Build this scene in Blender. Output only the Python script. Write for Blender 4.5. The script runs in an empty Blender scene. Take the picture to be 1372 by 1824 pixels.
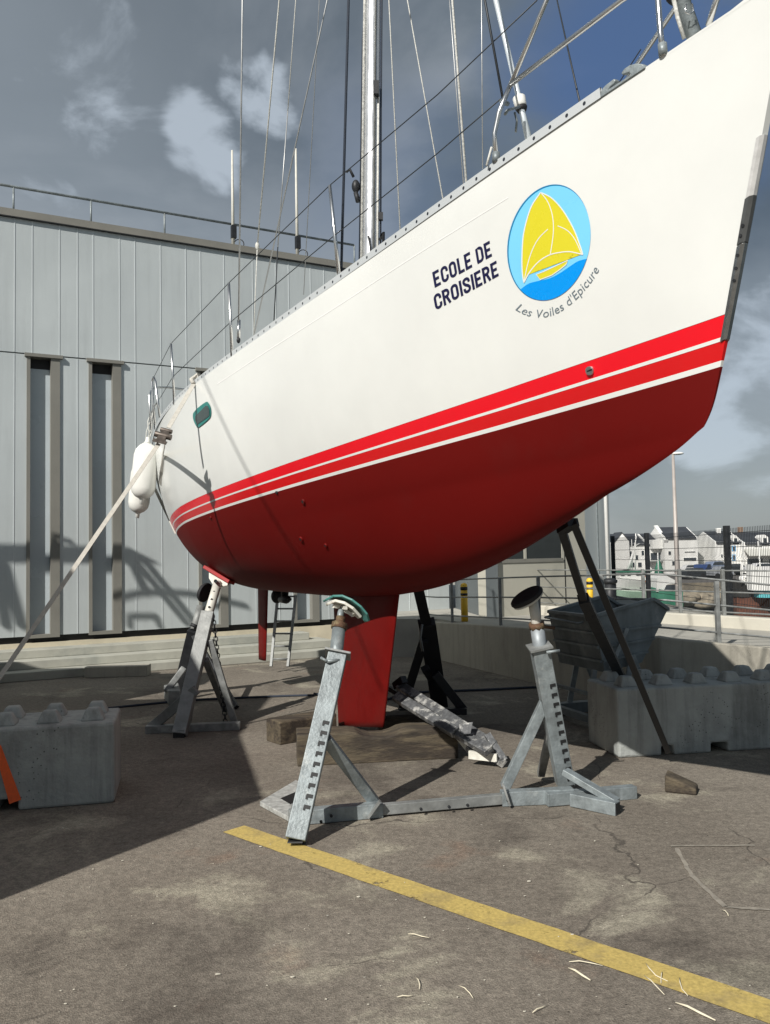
import bpy, bmesh, math, random
import numpy as np
from mathutils import Vector, Matrix
random.seed(7); rng = np.random.default_rng(5)
S = bpy.context.scene; COL = S.collection
# ---------------------------------------------------------------- camera
FPX = 1500.0; TH = math.radians(3.034); RO = math.radians(1.14); CH = 1.6
fw = np.array([0, math.cos(TH), math.sin(TH)]); _r = np.array([1., 0, 0]); _u = np.cross(_r, fw)
CR = _r*math.cos(RO) - _u*math.sin(RO); CU = np.cross(CR, fw)
cam = bpy.data.cameras.new('camera'); camo = bpy.data.objects.new('camera', cam); COL.objects.link(camo)
cam.sensor_fit = 'HORIZONTAL'; cam.sensor_width = 36; cam.lens = 36*FPX/1372; cam.clip_start = .05; cam.clip_end = 3000
camo.matrix_world = Matrix(((CR[0], CU[0], -fw[0], 0), (CR[1], CU[1], -fw[1], 0), (CR[2], CU[2], -fw[2], CH), (0, 0, 0, 1)))
S.camera = camo
# ---------------------------------------------------------------- light
SUN_EL = math.radians(37); SUN_AZ = math.radians(32)   # light travels towards +Y turned this much to +X
sun = bpy.data.lights.new('sun', 'SUN'); suno = bpy.data.objects.new('sun', sun); COL.objects.link(suno)
sun.energy = 5.0; sun.angle = math.radians(.5); sun.color = (1, .955, .89)
LD = Vector((math.sin(SUN_AZ)*math.cos(SUN_EL), math.cos(SUN_AZ)*math.cos(SUN_EL), -math.sin(SUN_EL)))
suno.rotation_euler = LD.to_track_quat('-Z', 'Y').to_euler()
W = bpy.data.worlds.new('World'); S.world = W; W.use_nodes = True
S.view_settings.view_transform = 'Standard'; S.view_settings.look = 'None'; S.view_settings.gamma = 1
S.view_settings.exposure = .06
def world():
    nt = W.node_tree; N = nt.nodes; L = nt.links; N.clear()
    def nd(t, **k):
        n = N.new(t)
        for a, b in k.items(): setattr(n, a, b)
        return n
    out = nd('ShaderNodeOutputWorld'); bg = nd('ShaderNodeBackground'); L.new(bg.outputs[0], out.inputs[0])
    sky = nd('ShaderNodeTexSky'); sky.sky_type = 'NISHITA'; sky.sun_disc = False
    sky.sun_elevation = SUN_EL; sky.sun_rotation = math.pi + SUN_AZ
    tc = nd('ShaderNodeTexCoord'); mp = nd('ShaderNodeMapping'); mp.inputs['Scale'].default_value = (1, 1, 1.7)
    mp.inputs['Location'].default_value = (.35, .1, .2)
    L.new(tc.outputs['Generated'], mp.inputs[0])
    def noise(sc, de, ro, di=0):
        n = nd('ShaderNodeTexNoise'); n.inputs['Scale'].default_value = sc; n.inputs['Detail'].default_value = de
        n.inputs['Roughness'].default_value = ro; n.inputs['Distortion'].default_value = di
        L.new(mp.outputs[0], n.inputs['Vector']); return n.outputs['Fac']
    def ramp(src, stops, interp='EASE'):
        r = nd('ShaderNodeValToRGB'); r.color_ramp.interpolation = interp
        e = r.color_ramp.elements
        while len(e) < len(stops): e.new(.5)
        for i, (p, c) in enumerate(stops): e[i].position = p; e[i].color = (*c, 1)
        L.new(src, r.inputs[0]); return r.outputs[0]
    def math_(op, a, b):
        n = nd('ShaderNodeMath', operation=op)
        for i, v in enumerate((a, b)):
            if isinstance(v, (int, float)): n.inputs[i].default_value = v
            else: L.new(v, n.inputs[i])
        return n.outputs[0]
    def mix(f, a, b, bt='MIX'):
        n = nd('ShaderNodeMix', data_type='RGBA', blend_type=bt)
        for s, v in ((n.inputs[0], f), (n.inputs[6], a), (n.inputs[7], b)):
            if isinstance(v, (int, float)): s.default_value = v
            elif isinstance(v, tuple): s.default_value = (*v, 1)
            else: L.new(v, s)
        return n.outputs[2]
    base = ramp(noise(2.1, 8, .52, .25), [(.35, (.84, 1.06, 1.27)), (.48, (1.45, 1.76, 2.02)), (.60, (2.8, 3.12, 3.4))])
    BASE = base
    wn = nd('ShaderNodeTexNoise'); wn.inputs['Scale'].default_value = 5; wn.inputs['Detail'].default_value = 5; L.new(tc.outputs['Generated'], wn.inputs['Vector'])
    wv = nd('ShaderNodeVectorMath', operation='MULTIPLY_ADD'); L.new(wn.outputs['Color'], wv.inputs[0]); wv.inputs[1].default_value = (.16, .16, .16); wv.inputs[2].default_value = (-.08, -.08, -.08)
    wa = nd('ShaderNodeVectorMath', operation='ADD'); L.new(tc.outputs['Generated'], wa.inputs[0]); L.new(wv.outputs[0], wa.inputs[1])
    # bright broken openings in the storm cloud
    def spot(px, py, inner, outer):
        d = fw*FPX + CR*(px-686) - CU*(py-912); d = d/np.linalg.norm(d)
        v = nd('ShaderNodeVectorMath', operation='DOT_PRODUCT'); v.inputs[1].default_value = tuple(d)
        nrm = nd('ShaderNodeVectorMath', operation='NORMALIZE'); L.new(wa.outputs[0], nrm.inputs[0]); L.new(nrm.outputs[0], v.inputs[0])
        m = nd('ShaderNodeMapRange', interpolation_type='SMOOTHSTEP'); L.new(v.outputs['Value'], m.inputs[0])
        m.inputs[1].default_value = math.cos(math.radians(outer)); m.inputs[2].default_value = math.cos(math.radians(inner)); return m.outputs[0]
    br = math_('MAXIMUM', math_('MAXIMUM', spot(345, 240, .5, 3.2), spot(455, 170, .5, 3.6)), spot(1390, 720, 1.5, 9))
    br = math_('MAXIMUM', br, math_('MULTIPLY', spot(60, 90, 2, 14), .1))
    base = mix(math_('MULTIPLY', spot(40, 90, 2, 17), .55), base, (3.2, 3.55, 3.8)); base = mix(math_('MULTIPLY', spot(1440, 820, 2, 15), .8), base, (3.2, 3.5, 3.7)); base = mix(math_('MULTIPLY', spot(480, 40, 2, 14), .35), base, (.95, 1.12, 1.25))
    nz = noise(7.0, 8, .55, .4)
    g = math_('ADD', math_('MULTIPLY', br, .24), nz)
    cl = ramp(g, [(.60, (0, 0, 0)), (.78, (1, 1, 1))])
    c1 = mix(cl, base, (4.7, 5.3, 5.9))
    bl = math_('MULTIPLY', math_('MAXIMUM', spot(1190, 100, 2, 11), math_('MULTIPLY', spot(720, 340, 2, 9), .25)), .8)
    bl = math_('MULTIPLY', bl, ramp(noise(2.6, 7, .6, .5), [(.40, (0, 0, 0)), (.56, (1, 1, 1))]))
    c1 = mix(bl, c1, (.6, 1.3, 3.1))
    # thin veil of the clear sky behind
    c2 = mix(.15, c1, sky.outputs[0])
    L.new(c2, bg.inputs[0]); bg.inputs[1].default_value = .098
world()
# ---------------------------------------------------------------- helpers
def A(px, py, Y):
    """point at depth Y on the view ray of a photo pixel (used to survey positions)"""
    d = fw*FPX + CR*(px-686) - CU*(py-912); return np.array([0, 0, CH]) + d*(Y/d[1])
def G(px, py, z=0.):
    d = fw*FPX + CR*(px-686) - CU*(py-912); return np.array([0, 0, CH]) + d*((z-CH)/d[2])
def proj(P):
    P = np.asarray(P, float)-np.array([0, 0, CH]); d = P@fw
    return np.stack([686+FPX*(P@CR)/d, 912-FPX*(P@CU)/d], -1)
V = lambda *a: np.array(a, float)
def nrm(v): v = np.asarray(v, float); return v/(np.linalg.norm(v)+1e-12)
MATS = {}
def mat(name, col, rough=.6, metal=0., var=.12, scale=6., bump=.0, col2=None, thr=(.4, .7), spec=.5, coat=0., bscale=None, alpha=1., streak=0., pits=0.):
    if name in MATS: return MATS[name]
    m = bpy.data.materials.new(name); m.use_nodes = True; nt = m.node_tree; N = nt.nodes; L = nt.links
    b = N['Principled BSDF']; b.inputs['Roughness'].default_value = rough; b.inputs['Metallic'].default_value = metal
    b.inputs['Specular IOR Level'].default_value = spec; b.inputs['Coat Weight'].default_value = coat
    tc = N.new('ShaderNodeTexCoord'); out = tc.outputs['Object']
    if 'wood' in name: gm = N.new('ShaderNodeMapping'); gm.inputs['Scale'].default_value = (.35, 2.6, 2.6); L.new(out, gm.inputs[0]); out = gm.outputs[0]
    n = N.new('ShaderNodeTexNoise'); n.inputs['Scale'].default_value = scale; n.inputs['Detail'].default_value = 7; n.inputs['Roughness'].default_value = .62
    L.new(out, n.inputs['Vector'])
    mr = N.new('ShaderNodeMapRange'); mr.inputs[1].default_value = .3; mr.inputs[2].default_value = .7
    mr.inputs[3].default_value = 1-var; mr.inputs[4].default_value = 1+var; L.new(n.outputs[0], mr.inputs[0])
    mx = N.new('ShaderNodeMix'); mx.data_type = 'RGBA'; mx.blend_type = 'MULTIPLY'; mx.inputs[0].default_value = 1
    L.new(mr.outputs[0], mx.inputs[7])
    if col2 is not None:
        n2 = N.new('ShaderNodeTexNoise'); n2.inputs['Scale'].default_value = scale*.45; n2.inputs['Detail'].default_value = 8; n2.inputs['Roughness'].default_value = .7
        L.new(out, n2.inputs['Vector']); r = N.new('ShaderNodeMapRange'); r.interpolation_type = 'SMOOTHSTEP'
        r.inputs[1].default_value = thr[0]; r.inputs[2].default_value = thr[1]; L.new(n2.outputs[0], r.inputs[0])
        m2 = N.new('ShaderNodeMix'); m2.data_type = 'RGBA'; L.new(r.outputs[0], m2.inputs[0])
        m2.inputs[6].default_value = (*col, 1); m2.inputs[7].default_value = (*col2, 1); L.new(m2.outputs[2], mx.inputs[6])
    else: mx.inputs[6].default_value = (*col, 1)
    res = mx.outputs[2]
    def mul(src, fac):
        q = N.new('ShaderNodeMix'); q.data_type = 'RGBA'; q.blend_type = 'MULTIPLY'; q.inputs[0].default_value = 1; L.new(src, q.inputs[6]); L.new(fac, q.inputs[7]); return q.outputs[2]
    if streak:   # runs of dirt washed down the face
        mp = N.new('ShaderNodeMapping'); mp.inputs['Scale'].default_value = (9, 9, .7); L.new(out, mp.inputs[0]); ns = N.new('ShaderNodeTexNoise'); ns.inputs['Scale'].default_value = 1; ns.inputs['Detail'].default_value = 6; ns.inputs['Roughness'].default_value = .65; L.new(mp.outputs[0], ns.inputs[0])
        r_ = N.new('ShaderNodeMapRange'); r_.inputs[1].default_value = .48; r_.inputs[2].default_value = .72; r_.inputs[3].default_value = 1; r_.inputs[4].default_value = 1-streak; L.new(ns.outputs[0], r_.inputs[0]); res = mul(res, r_.outputs[0])
    if pits:
        vv = N.new('ShaderNodeTexVoronoi'); vv.inputs['Scale'].default_value = 34; L.new(out, vv.inputs[0]); r_ = N.new('ShaderNodeMapRange'); r_.inputs[1].default_value = .12; r_.inputs[2].default_value = .2; r_.inputs[3].default_value = 1; r_.inputs[4].default_value = 0; L.new(vv.outputs['Distance'], r_.inputs[0])
        np_ = N.new('ShaderNodeTexNoise'); np_.inputs['Scale'].default_value = 2.6; np_.inputs['Detail'].default_value = 3; L.new(out, np_.inputs[0]); r3 = N.new('ShaderNodeMapRange'); r3.inputs[1].default_value = .54; r3.inputs[2].default_value = .62; L.new(np_.outputs[0], r3.inputs[0])
        m_ = N.new('ShaderNodeMath'); m_.operation = 'MULTIPLY'; L.new(r_.outputs[0], m_.inputs[0]); L.new(r3.outputs[0], m_.inputs[1]); m2_ = N.new('ShaderNodeMath'); m2_.operation = 'MULTIPLY_ADD'; L.new(m_.outputs[0], m2_.inputs[0]); m2_.inputs[1].default_value = -pits; m2_.inputs[2].default_value = 1; res = mul(res, m2_.outputs[0])
    L.new(res, b.inputs['Base Color'])
    rr = N.new('ShaderNodeMapRange'); rr.inputs[1].default_value = .3; rr.inputs[2].default_value = .7
    rr.inputs[3].default_value = max(.03, rough-.1); rr.inputs[4].default_value = min(1, rough+.1); L.new(n.outputs[0], rr.inputs[0]); L.new(rr.outputs[0], b.inputs['Roughness'])
    if bump:
        bp = N.new('ShaderNodeBump'); bp.inputs['Strength'].default_value = bump; bp.inputs['Distance'].default_value = .02
        nb = N.new('ShaderNodeTexNoise'); nb.inputs['Scale'].default_value = bscale or scale*5; nb.inputs['Detail'].default_value = 6
        L.new(out, nb.inputs['Vector']); L.new(nb.outputs[0], bp.inputs['Height']); L.new(bp.outputs[0], b.inputs['Normal'])
    if alpha < 1: b.inputs['Alpha'].default_value = alpha
    MATS[name] = m; return m
class MB:
    def __init__(s): s.v = []; s.f = []; s.sm = []
    def add(s, vs, fs, smooth=False):
        o = len(s.v); s.v += [tuple(map(float, p)) for p in vs]; s.f += [tuple(i+o for i in f) for f in fs]; s.sm += [smooth]*len(fs); return s
    def box(s, c, ax, ay, az):
        c, ax, ay, az = map(np.asarray, (c, ax, ay, az))
        vs = [c+i*ax+j*ay+k*az for k in (-1, 1) for j in (-1, 1) for i in (-1, 1)]
        return s.add(vs, [(0, 2, 3, 1), (4, 5, 7, 6), (0, 1, 5, 4), (2, 6, 7, 3), (0, 4, 6, 2), (1, 3, 7, 5)])
    def aabb(s, x0, x1, y0, y1, z0, z1):
        return s.box(((x0+x1)/2, (y0+y1)/2, (z0+z1)/2), ((x1-x0)/2, 0, 0), (0, (y1-y0)/2, 0), (0, 0, (z1-z0)/2))
    def beam(s, p0, p1, w, h, up=(0, 0, 1)):
        p0 = np.asarray(p0, float); p1 = np.asarray(p1, float); d = nrm(p1-p0); sd = np.cross(d, up)
        if np.linalg.norm(sd) < 1e-3: sd = np.cross(d, (0, 1, 0))
        sd = nrm(sd); u = np.cross(sd, d)
        return s.box((p0+p1)/2, (p1-p0)/2, sd*w/2, u*h/2)
    def tube(s, pts, r, n=10, caps=True):
        pts = [np.asarray(p, float) for p in pts]; k = len(pts); rs = r if hasattr(r, '__len__') else [r]*k
        t0 = nrm(pts[1]-pts[0]); ref = np.array([0, 0, 1.]) if abs(t0[2]) < .9 else np.array([0, 1., 0]); a = nrm(np.cross(t0, ref)); vs = []
        for i, p in enumerate(pts):
            t = nrm(pts[min(i+1, k-1)]-pts[max(i-1, 0)]); a = nrm(a-t*np.dot(a, t)); b = np.cross(t, a)
            vs += [p+rs[i]*(a*math.cos(q)+b*math.sin(q)) for q in np.linspace(0, 2*math.pi, n, endpoint=False)]
        fs = [(i*n+j, i*n+(j+1) % n, (i+1)*n+(j+1) % n, (i+1)*n+j) for i in range(k-1) for j in range(n)]
        s.add(vs, fs, True)
        if caps:
            o = len(s.v)-len(vs); s.f += [tuple(o+j for j in range(n))[::-1], tuple(o+(k-1)*n+j for j in range(n))]; s.sm += [False]*2
        return s
    def prism(s, poly, d):
        d = np.asarray(d, float); n = len(poly); vs = [np.asarray(p, float) for p in poly]; vs = vs+[p+d for p in vs]
        return s.add(vs, [tuple(range(n))[::-1], tuple(range(n, 2*n))]+[(i, (i+1) % n, n+(i+1) % n, n+i) for i in range(n)])
    def ball(s, c, rx, ry=None, rz=None, n=12, m=8):
        ry = ry or rx; rz = rz or rx; vs = []
        for i in range(m+1):
            t = math.pi*i/m
            for j in range(n): q = 2*math.pi*j/n; vs.append((c[0]+rx*math.sin(t)*math.cos(q), c[1]+ry*math.sin(t)*math.sin(q), c[2]+rz*math.cos(t)))
        return s.add(vs, [(i*n+j, (i+1)*n+j, (i+1)*n+(j+1) % n, i*n+(j+1) % n) for i in range(m) for j in range(n)], True)
    def build(s, name, m, parent=None, bevel=0., label=None):
        me = bpy.data.meshes.new(name); org = np.zeros(3)
        if parent is not None: org = np.array(WL[parent.name])
        elif s.v: a = np.array(s.v); org = np.array([a[:, 0].mean(), a[:, 1].mean(), a[:, 2].min()])
        me.from_pydata([tuple(np.array(p)-org) for p in s.v], [], s.f); me.update()
        bm = bmesh.new(); bm.from_mesh(me); bmesh.ops.recalc_face_normals(bm, faces=bm.faces); bm.to_mesh(me); bm.free()
        me.polygons.foreach_set('use_smooth', s.sm)
        if m: me.materials.append(m)
        o = bpy.data.objects.new(name, me); COL.objects.link(o)
        if parent is not None: o.parent = parent; WL[o.name] = tuple(org)
        else: o.location = org; WL[o.name] = tuple(org)
        if bevel:
            b = o.modifiers.new('b', 'BEVEL'); b.width = bevel; b.segments = 2; b.limit_method = 'ANGLE'
        if label: o['label'] = label
        return o
WL = {}   # world origin of each object; a part's origin coincides with its thing's
def thing(name, label, cat, loc, group=None):
    o = bpy.data.objects.new(name, None); COL.objects.link(o); o.location = tuple(map(float, loc)); o.empty_display_size = .2
    WL[o.name] = tuple(map(float, loc)); o['label'] = label; o['category'] = cat
    if group: o['group'] = group
    return o
def tag(o, label, cat, group=None):
    o['label'] = label; o['category'] = cat
    if group: o['group'] = group
    return o
def struct(o): o['kind'] = 'structure'; return o
# ---------------------------------------------------------------- materials
M_galv = mat('galvanised', (.25, .285, .295), .5, .3, .3, 12, .15, (.50, .52, .50), (.55, .75), streak=.3)
M_galv2 = mat('dull_galvanised', (.23, .24, .235), .55, .3, .3, 9, .1, (.33, .34, .33), (.5, .7))
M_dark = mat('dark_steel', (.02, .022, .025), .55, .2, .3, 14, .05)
M_steel = mat('stainless', (.75, .75, .74), .27, 1., .05, 4)
M_alu = mat('anodised_alu', (.62, .64, .66), .35, .8, .08, 5)
M_blk = mat('black_rubber', (.012, .012, .014), .7, 0, .2, 12, .1)
M_wire = mat('wire', (.45, .46, .46), .4, .6, .1, 10)
M_wired = mat('dark_wire', (.03, .035, .04), .5, .3, .1, 10)
M_rope = mat('white_rope', (.6, .6, .56), .8, 0, .25, 60, .3)
M_roped = mat('dark_rope', (.03, .04, .06), .8, 0, .25, 60, .3)
M_conc = mat('block_concrete', (.34, .36, .345), .85, 0, .16, 3.5, .35, (.24, .25, .24), (.48, .72), bscale=30, streak=.4, pits=.75)
M_wallc = mat('wall_concrete', (.40, .38, .32), .85, 0, .1, 1.6, .15, (.33, .31, .26), (.45, .7), bscale=30, streak=.25, pits=.4)
M_step = mat('step_concrete', (.38, .38, .33), .85, 0, .12, 2.5, .2, (.28, .29, .26), (.45, .7))
M_cream = mat('plinth_cream', (.55, .5, .38), .8, 0, .15, 2, .1, (.5, .36, .2), (.58, .75))
M_clad = mat('cladding_metal', (.53, .575, .58), .40, .2, .05, .7, .02, streak=.08)
M_cladj = mat('joint_dark', (.12, .13, .13), .6, 0, .05, 2)
M_taupe = mat('taupe_frame', (.22, .215, .19), .5, .1, .06, 2)
M_glassw = mat('window_frosted', (.46, .52, .55), .25, 0, .08, .8)
M_black = mat('deep_dark', (.012, .013, .014), .6, 0, .1, 3)
M_beige = mat('beige_door', (.42, .41, .35), .6, 0, .05, 1.2)
M_white = mat('white_plaster', (.84, .84, .81), .8, 0, .06, .3)
M_slate = mat('slate_roof', (.045, .05, .058), .6, 0, .2, .8)
M_wood = mat('weathered_wood', (.10, .08, .052), .85, 0, .4, 9, .3, (.035, .027, .02), (.4, .58))
M_teal = mat('teal_plastic', (.06, .21, .19), .5, 0, .15, 12)
M_rust = mat('rusty_steel', (.11, .06, .035), .8, .2, .4, 25, .3, (.2, .16, .09), (.45, .65))
M_whpaint = mat('chipped_white_paint', (.62, .61, .55), .55, 0, .1, 12, .05, (.2, .1, .06), (.64, .7))
M_splat = mat('splattered_alu', (.12, .125, .13), .5, .3, .35, 26, .1, (.42, .42, .40), (.5, .62))
M_strap = mat('strap_webbing', (.5, .48, .43), .8, 0, .15, 30, .1)
M_yel = mat('bollard_yellow', (.75, .46, .03), .5, 0, .12, 9)
M_anti = mat('antifoul_red', (.135, .0045, .0035), .6, 0, .18, 2.2, .0, (.10, .007, .005), (.45, .65), spec=.15)
M_fend = mat('fender_white', (.78, .78, .74), .35, 0, .04, 4)
# ================================================================ SETTING
def sheet(name, poly, z, m):
    mb = MB(); mb.add([(x, y, z) for x, y in poly], [tuple(range(len(poly)))]); return struct(mb.build(name, m))
# yard surface: worn, patched asphalt
def ground_mat(name, c1, c2, c3):
    m = bpy.data.materials.new(name); m.use_nodes = True; nt = m.node_tree; N = nt.nodes; L = nt.links; b = N['Principled BSDF']
    geo = N.new('ShaderNodeNewGeometry'); P = geo.outputs['Position']
    def noise(sc, de=6, ro=.6, di=0, off=0):
        mp = N.new('ShaderNodeMapping'); mp.inputs['Location'].default_value = (off, off*.7, 0); L.new(P, mp.inputs[0])
        n = N.new('ShaderNodeTexNoise'); n.inputs['Scale'].default_value = sc; n.inputs['Detail'].default_value = de; n.inputs['Roughness'].default_value = ro; n.inputs['Distortion'].default_value = di
        L.new(mp.outputs[0], n.inputs['Vector']); return n.outputs[0]
    def mr(s, a, b_, lo=0., hi=1.):
        n = N.new('ShaderNodeMapRange'); n.interpolation_type = 'SMOOTHSTEP'; L.new(s, n.inputs[0])
        for i, v in zip((1, 2, 3, 4), (a, b_, lo, hi)): n.inputs[i].default_value = v
        return n.outputs[0]
    def mix(f, a, b_, bt='MIX'):
        n = N.new('ShaderNodeMix'); n.data_type = 'RGBA'; n.blend_type = bt
        for s, v in ((n.inputs[0], f), (n.inputs[6], a), (n.inputs[7], b_)):
            if isinstance(v, (int, float)): s.default_value = v
            elif isinstance(v, tuple): s.default_value = (*v, 1)
            else: L.new(v, s)
        return n.outputs[2]
    c = mix(mr(noise(.55, 6, .6, .3), .35, .65), c1, c2)
    c = mix(mr(noise(1.1, 8, .65, .6, 9), .54, .66), c, c3)                  # pale dusty patches
    c = mix(mr(noise(.9, 8, .62, .3, 31), .5, .68, 0, .7), c, (.075, .064, .054))  # dark damp stains
    c = mix(mr(noise(1.6, 6, .6, 0, 77), .6, .75, 0, .35), c, (.22, .125, .08))   # rusty tint
    v = N.new('ShaderNodeTexVoronoi'); v.inputs['Scale'].default_value = 150; L.new(P, v.inputs[0])
    c = mix(mr(v.outputs['Distance'], .1, .75, .62, 1.32), c, c, 'MIX')
    g = N.new('ShaderNodeMix'); g.data_type = 'RGBA'; g.blend_type = 'MULTIPLY'; g.inputs[0].default_value = 1; L.new(c, g.inputs[6])
    hs = N.new('ShaderNodeSeparateColor'); L.new(v.outputs['Color'], hs.inputs[0]); L.new(mr(hs.outputs[0], 0, 1, .8, 1.22), g.inputs[7]); c = g.outputs[2]
    g2 = N.new('ShaderNodeMix'); g2.data_type = 'RGBA'; g2.blend_type = 'MULTIPLY'; g2.inputs[0].default_value = 1; L.new(c, g2.inputs[6]); L.new(mr(noise(22, 6, .72), .3, .7, .78, 1.2), g2.inputs[7]); c = g2.outputs[2]
    # cracks
    def cracks(scale, width, off):
        mp = N.new('ShaderNodeMapping'); mp.inputs['Location'].default_value = (off, off, 0); L.new(P, mp.inputs[0])
        nn = N.new('ShaderNodeTexNoise'); nn.inputs['Scale'].default_value = 3; nn.inputs['Detail'].default_value = 5; L.new(P, nn.inputs[0])
        ad = N.new('ShaderNodeMix'); ad.data_type = 'RGBA'; ad.blend_type = 'LINEAR_LIGHT'; ad.inputs[0].default_value = .12; L.new(mp.outputs[0], ad.inputs[6]); L.new(nn.outputs['Color'], ad.inputs[7])
        v2 = N.new('ShaderNodeTexVoronoi'); v2.feature = 'DISTANCE_TO_EDGE'; v2.inputs['Scale'].default_value = scale; L.new(ad.outputs[2], v2.inputs[0])
        return mr(v2.outputs['Distance'], 0, width, 1, 0)
    ck = cracks(.42, .003, 3.3)
    mk = N.new('ShaderNodeMath'); mk.operation = 'MULTIPLY'; L.new(ck, mk.inputs[0]); L.new(mr(noise(1.3, 3, .5, 0, 50), .46, .6), mk.inputs[1])
    c = mix(mk.outputs[0], c, (.085, .075, .063))
    # scattered small dark pits and light chips
    v3 = N.new('ShaderNodeTexVoronoi'); v3.inputs['Scale'].default_value = 9; L.new(P, v3.inputs[0])
    c = mix(mr(v3.outputs['Distance'], .03, .055, .8, 0), c, (.03, .027, .022))
    v4 = N.new('ShaderNodeTexVoronoi'); v4.inputs['Scale'].default_value = 5.3; mp4 = N.new('ShaderNodeMapping'); mp4.inputs['Location'].default_value = (4, 7, 0); L.new(P, mp4.inputs[0]); L.new(mp4.outputs[0], v4.inputs[0])
    c = mix(mr(v4.outputs['Distance'], .015, .04, .8, 0), c, (.5, .48, .42))
    L.new(c, b.inputs['Base Color']); b.inputs['Roughness'].default_value = .9; b.inputs['Specular IOR Level'].default_value = .25
    bp = N.new('ShaderNodeBump'); bp.inputs['Strength'].default_value = .5; bp.inputs['Distance'].default_value = .005
    ad = N.new('ShaderNodeMath'); ad.operation = 'SUBTRACT'; L.new(v.outputs['Distance'], ad.inputs[0]); L.new(mk.outputs[0], ad.inputs[1]); L.new(ad.outputs[0], bp.inputs['Height']); L.new(bp.outputs[0], b.inputs['Normal'])
    return m
M_yard = ground_mat('yard_asphalt', (.166, .145, .119), (.215, .191, .158), (.31, .285, .225))
M_ramp = mat('ramp_concrete', (.36, .35, .31), .85, 0, .12, 1.5, .2, (.29, .285, .26), (.45, .7), bscale=40)
sheet('ground', [(-200, -200), (5.3, -200), (5.3, 32), (-200, 32)], 0, M_yard)
# water: small ripples
mw = bpy.data.materials.new('harbour_water'); mw.use_nodes = True; nt = mw.node_tree; b = nt.nodes['Principled BSDF']
b.inputs['Base Color'].default_value = (.05, .065, .06, 1); b.inputs['Roughness'].default_value = .08
w1 = nt.nodes.new('ShaderNodeTexNoise'); w1.inputs['Scale'].default_value = 1.6; w1.inputs['Detail'].default_value = 5
tcw = nt.nodes.new('ShaderNodeNewGeometry'); nt.links.new(tcw.outputs['Position'], w1.inputs[0])
bw = nt.nodes.new('ShaderNodeBump'); bw.inputs['Strength'].default_value = .7; bw.inputs['Distance'].default_value = .15
nt.links.new(w1.outputs[0], bw.inputs['Height']); nt.links.new(bw.outputs[0], b.inputs['Normal'])
sheet('water', [(-300, -60), (500, -60), (500, 84.5), (-300, 84.5)], -4, mw)
M_far = mat('far_quay_ground', (.14, .13, .12), .9, 0, .15, .1)
M_quay = mat('quay_stone', (.22, .19, .14), .9, 0, .3, .5, .5, (.10, .09, .075), (.42, .6), bscale=3)
sheet('far_quay', [(-1500, 84), (1500, 84), (1500, 1600), (-1500, 1600)], -1.7, M_far)
q = MB(); q.aabb(-300, 500, 83.7, 84, -4.5, -1.6); o = q.build('quay_wall', M_quay); tag(o, 'stone quay wall across the harbour below the white houses', 'quay wall')
# raised pavement behind the low wall
WA = V(.68, 13.3); WD = V(1.11, -2.7)
def wallp(t): return WA + WD*t
top = [(-.1, 13.6), tuple(WA+V(.1, .1)), (2.7, 8.66), (3.9, 8.75), (5.28, 8.9), (5.28, 32), (-.1, 32)]
mb = MB(); mb.prism([(x, y, -4.2) for x, y in top], (0, 0, 4.8)); struct(mb.build('raised_pavement', M_ramp))
# low retaining wall: upper face slopes gently
def low_wall(pts, th, m, name):
    mb = MB()
    n = len(pts); vs = []
    for i, (x, y, z0, z1) in enumerate(pts):
        a = pts[max(i-1, 0)]; c = pts[min(i+1, n-1)]; d = nrm((c[0]-a[0], c[1]-a[1])); nn = V(-d[1], d[0])*th
        vs += [(x, y, z0), (x, y, z1), (x+nn[0], y+nn[1], z1), (x+nn[0], y+nn[1], z0)]
    fs = [(i*4+j, i*4+(j+1) % 4, i*4+4+(j+1) % 4, i*4+4+j) for i in range(n-1) for j in range(4)]+[(0, 1, 2, 3), tuple((n-1)*4+k for k in (3, 2, 1, 0))]
    return mb.add(vs, fs).build(name, m, bevel=.015)
P = []
for t, z in [(-.25, .56), (0, .565), (.5, .62), (1., .67), (1.5, .71), (1.74, .735)]:
    p = wallp(t); P.append((p[0], p[1], -.05, z))
P += [(2.73, 8.50, -.05, .74), (2.95, 8.5, -.05, .71), (3.95, 8.62, -.05, .59), (5.6, 8.8, -.05, .58)]
o = low_wall(P, .18, M_wallc, 'retaining_wall'); tag(o, 'low beige rendered retaining wall carrying the grey rail behind the skip', 'wall')
kp = [(4.7+.82*t, 10.3-1.3*t, .595, .75) for t in (-3.2, -2, -1, 0, .4, .72)]
kp[0] = (kp[0][0], kp[0][1], .55, .75)
o = low_wall([(x, y, .55, z) for x, y, _, z in kp], .2, mat('kerb_wall', (.52, .5, .43), .8, 0, .08, 2, .1), 'kerb_wall'); tag(o, 'pale low kerb wall along the outer side of the ramp, in front of the mesh fence', 'wall')
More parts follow.
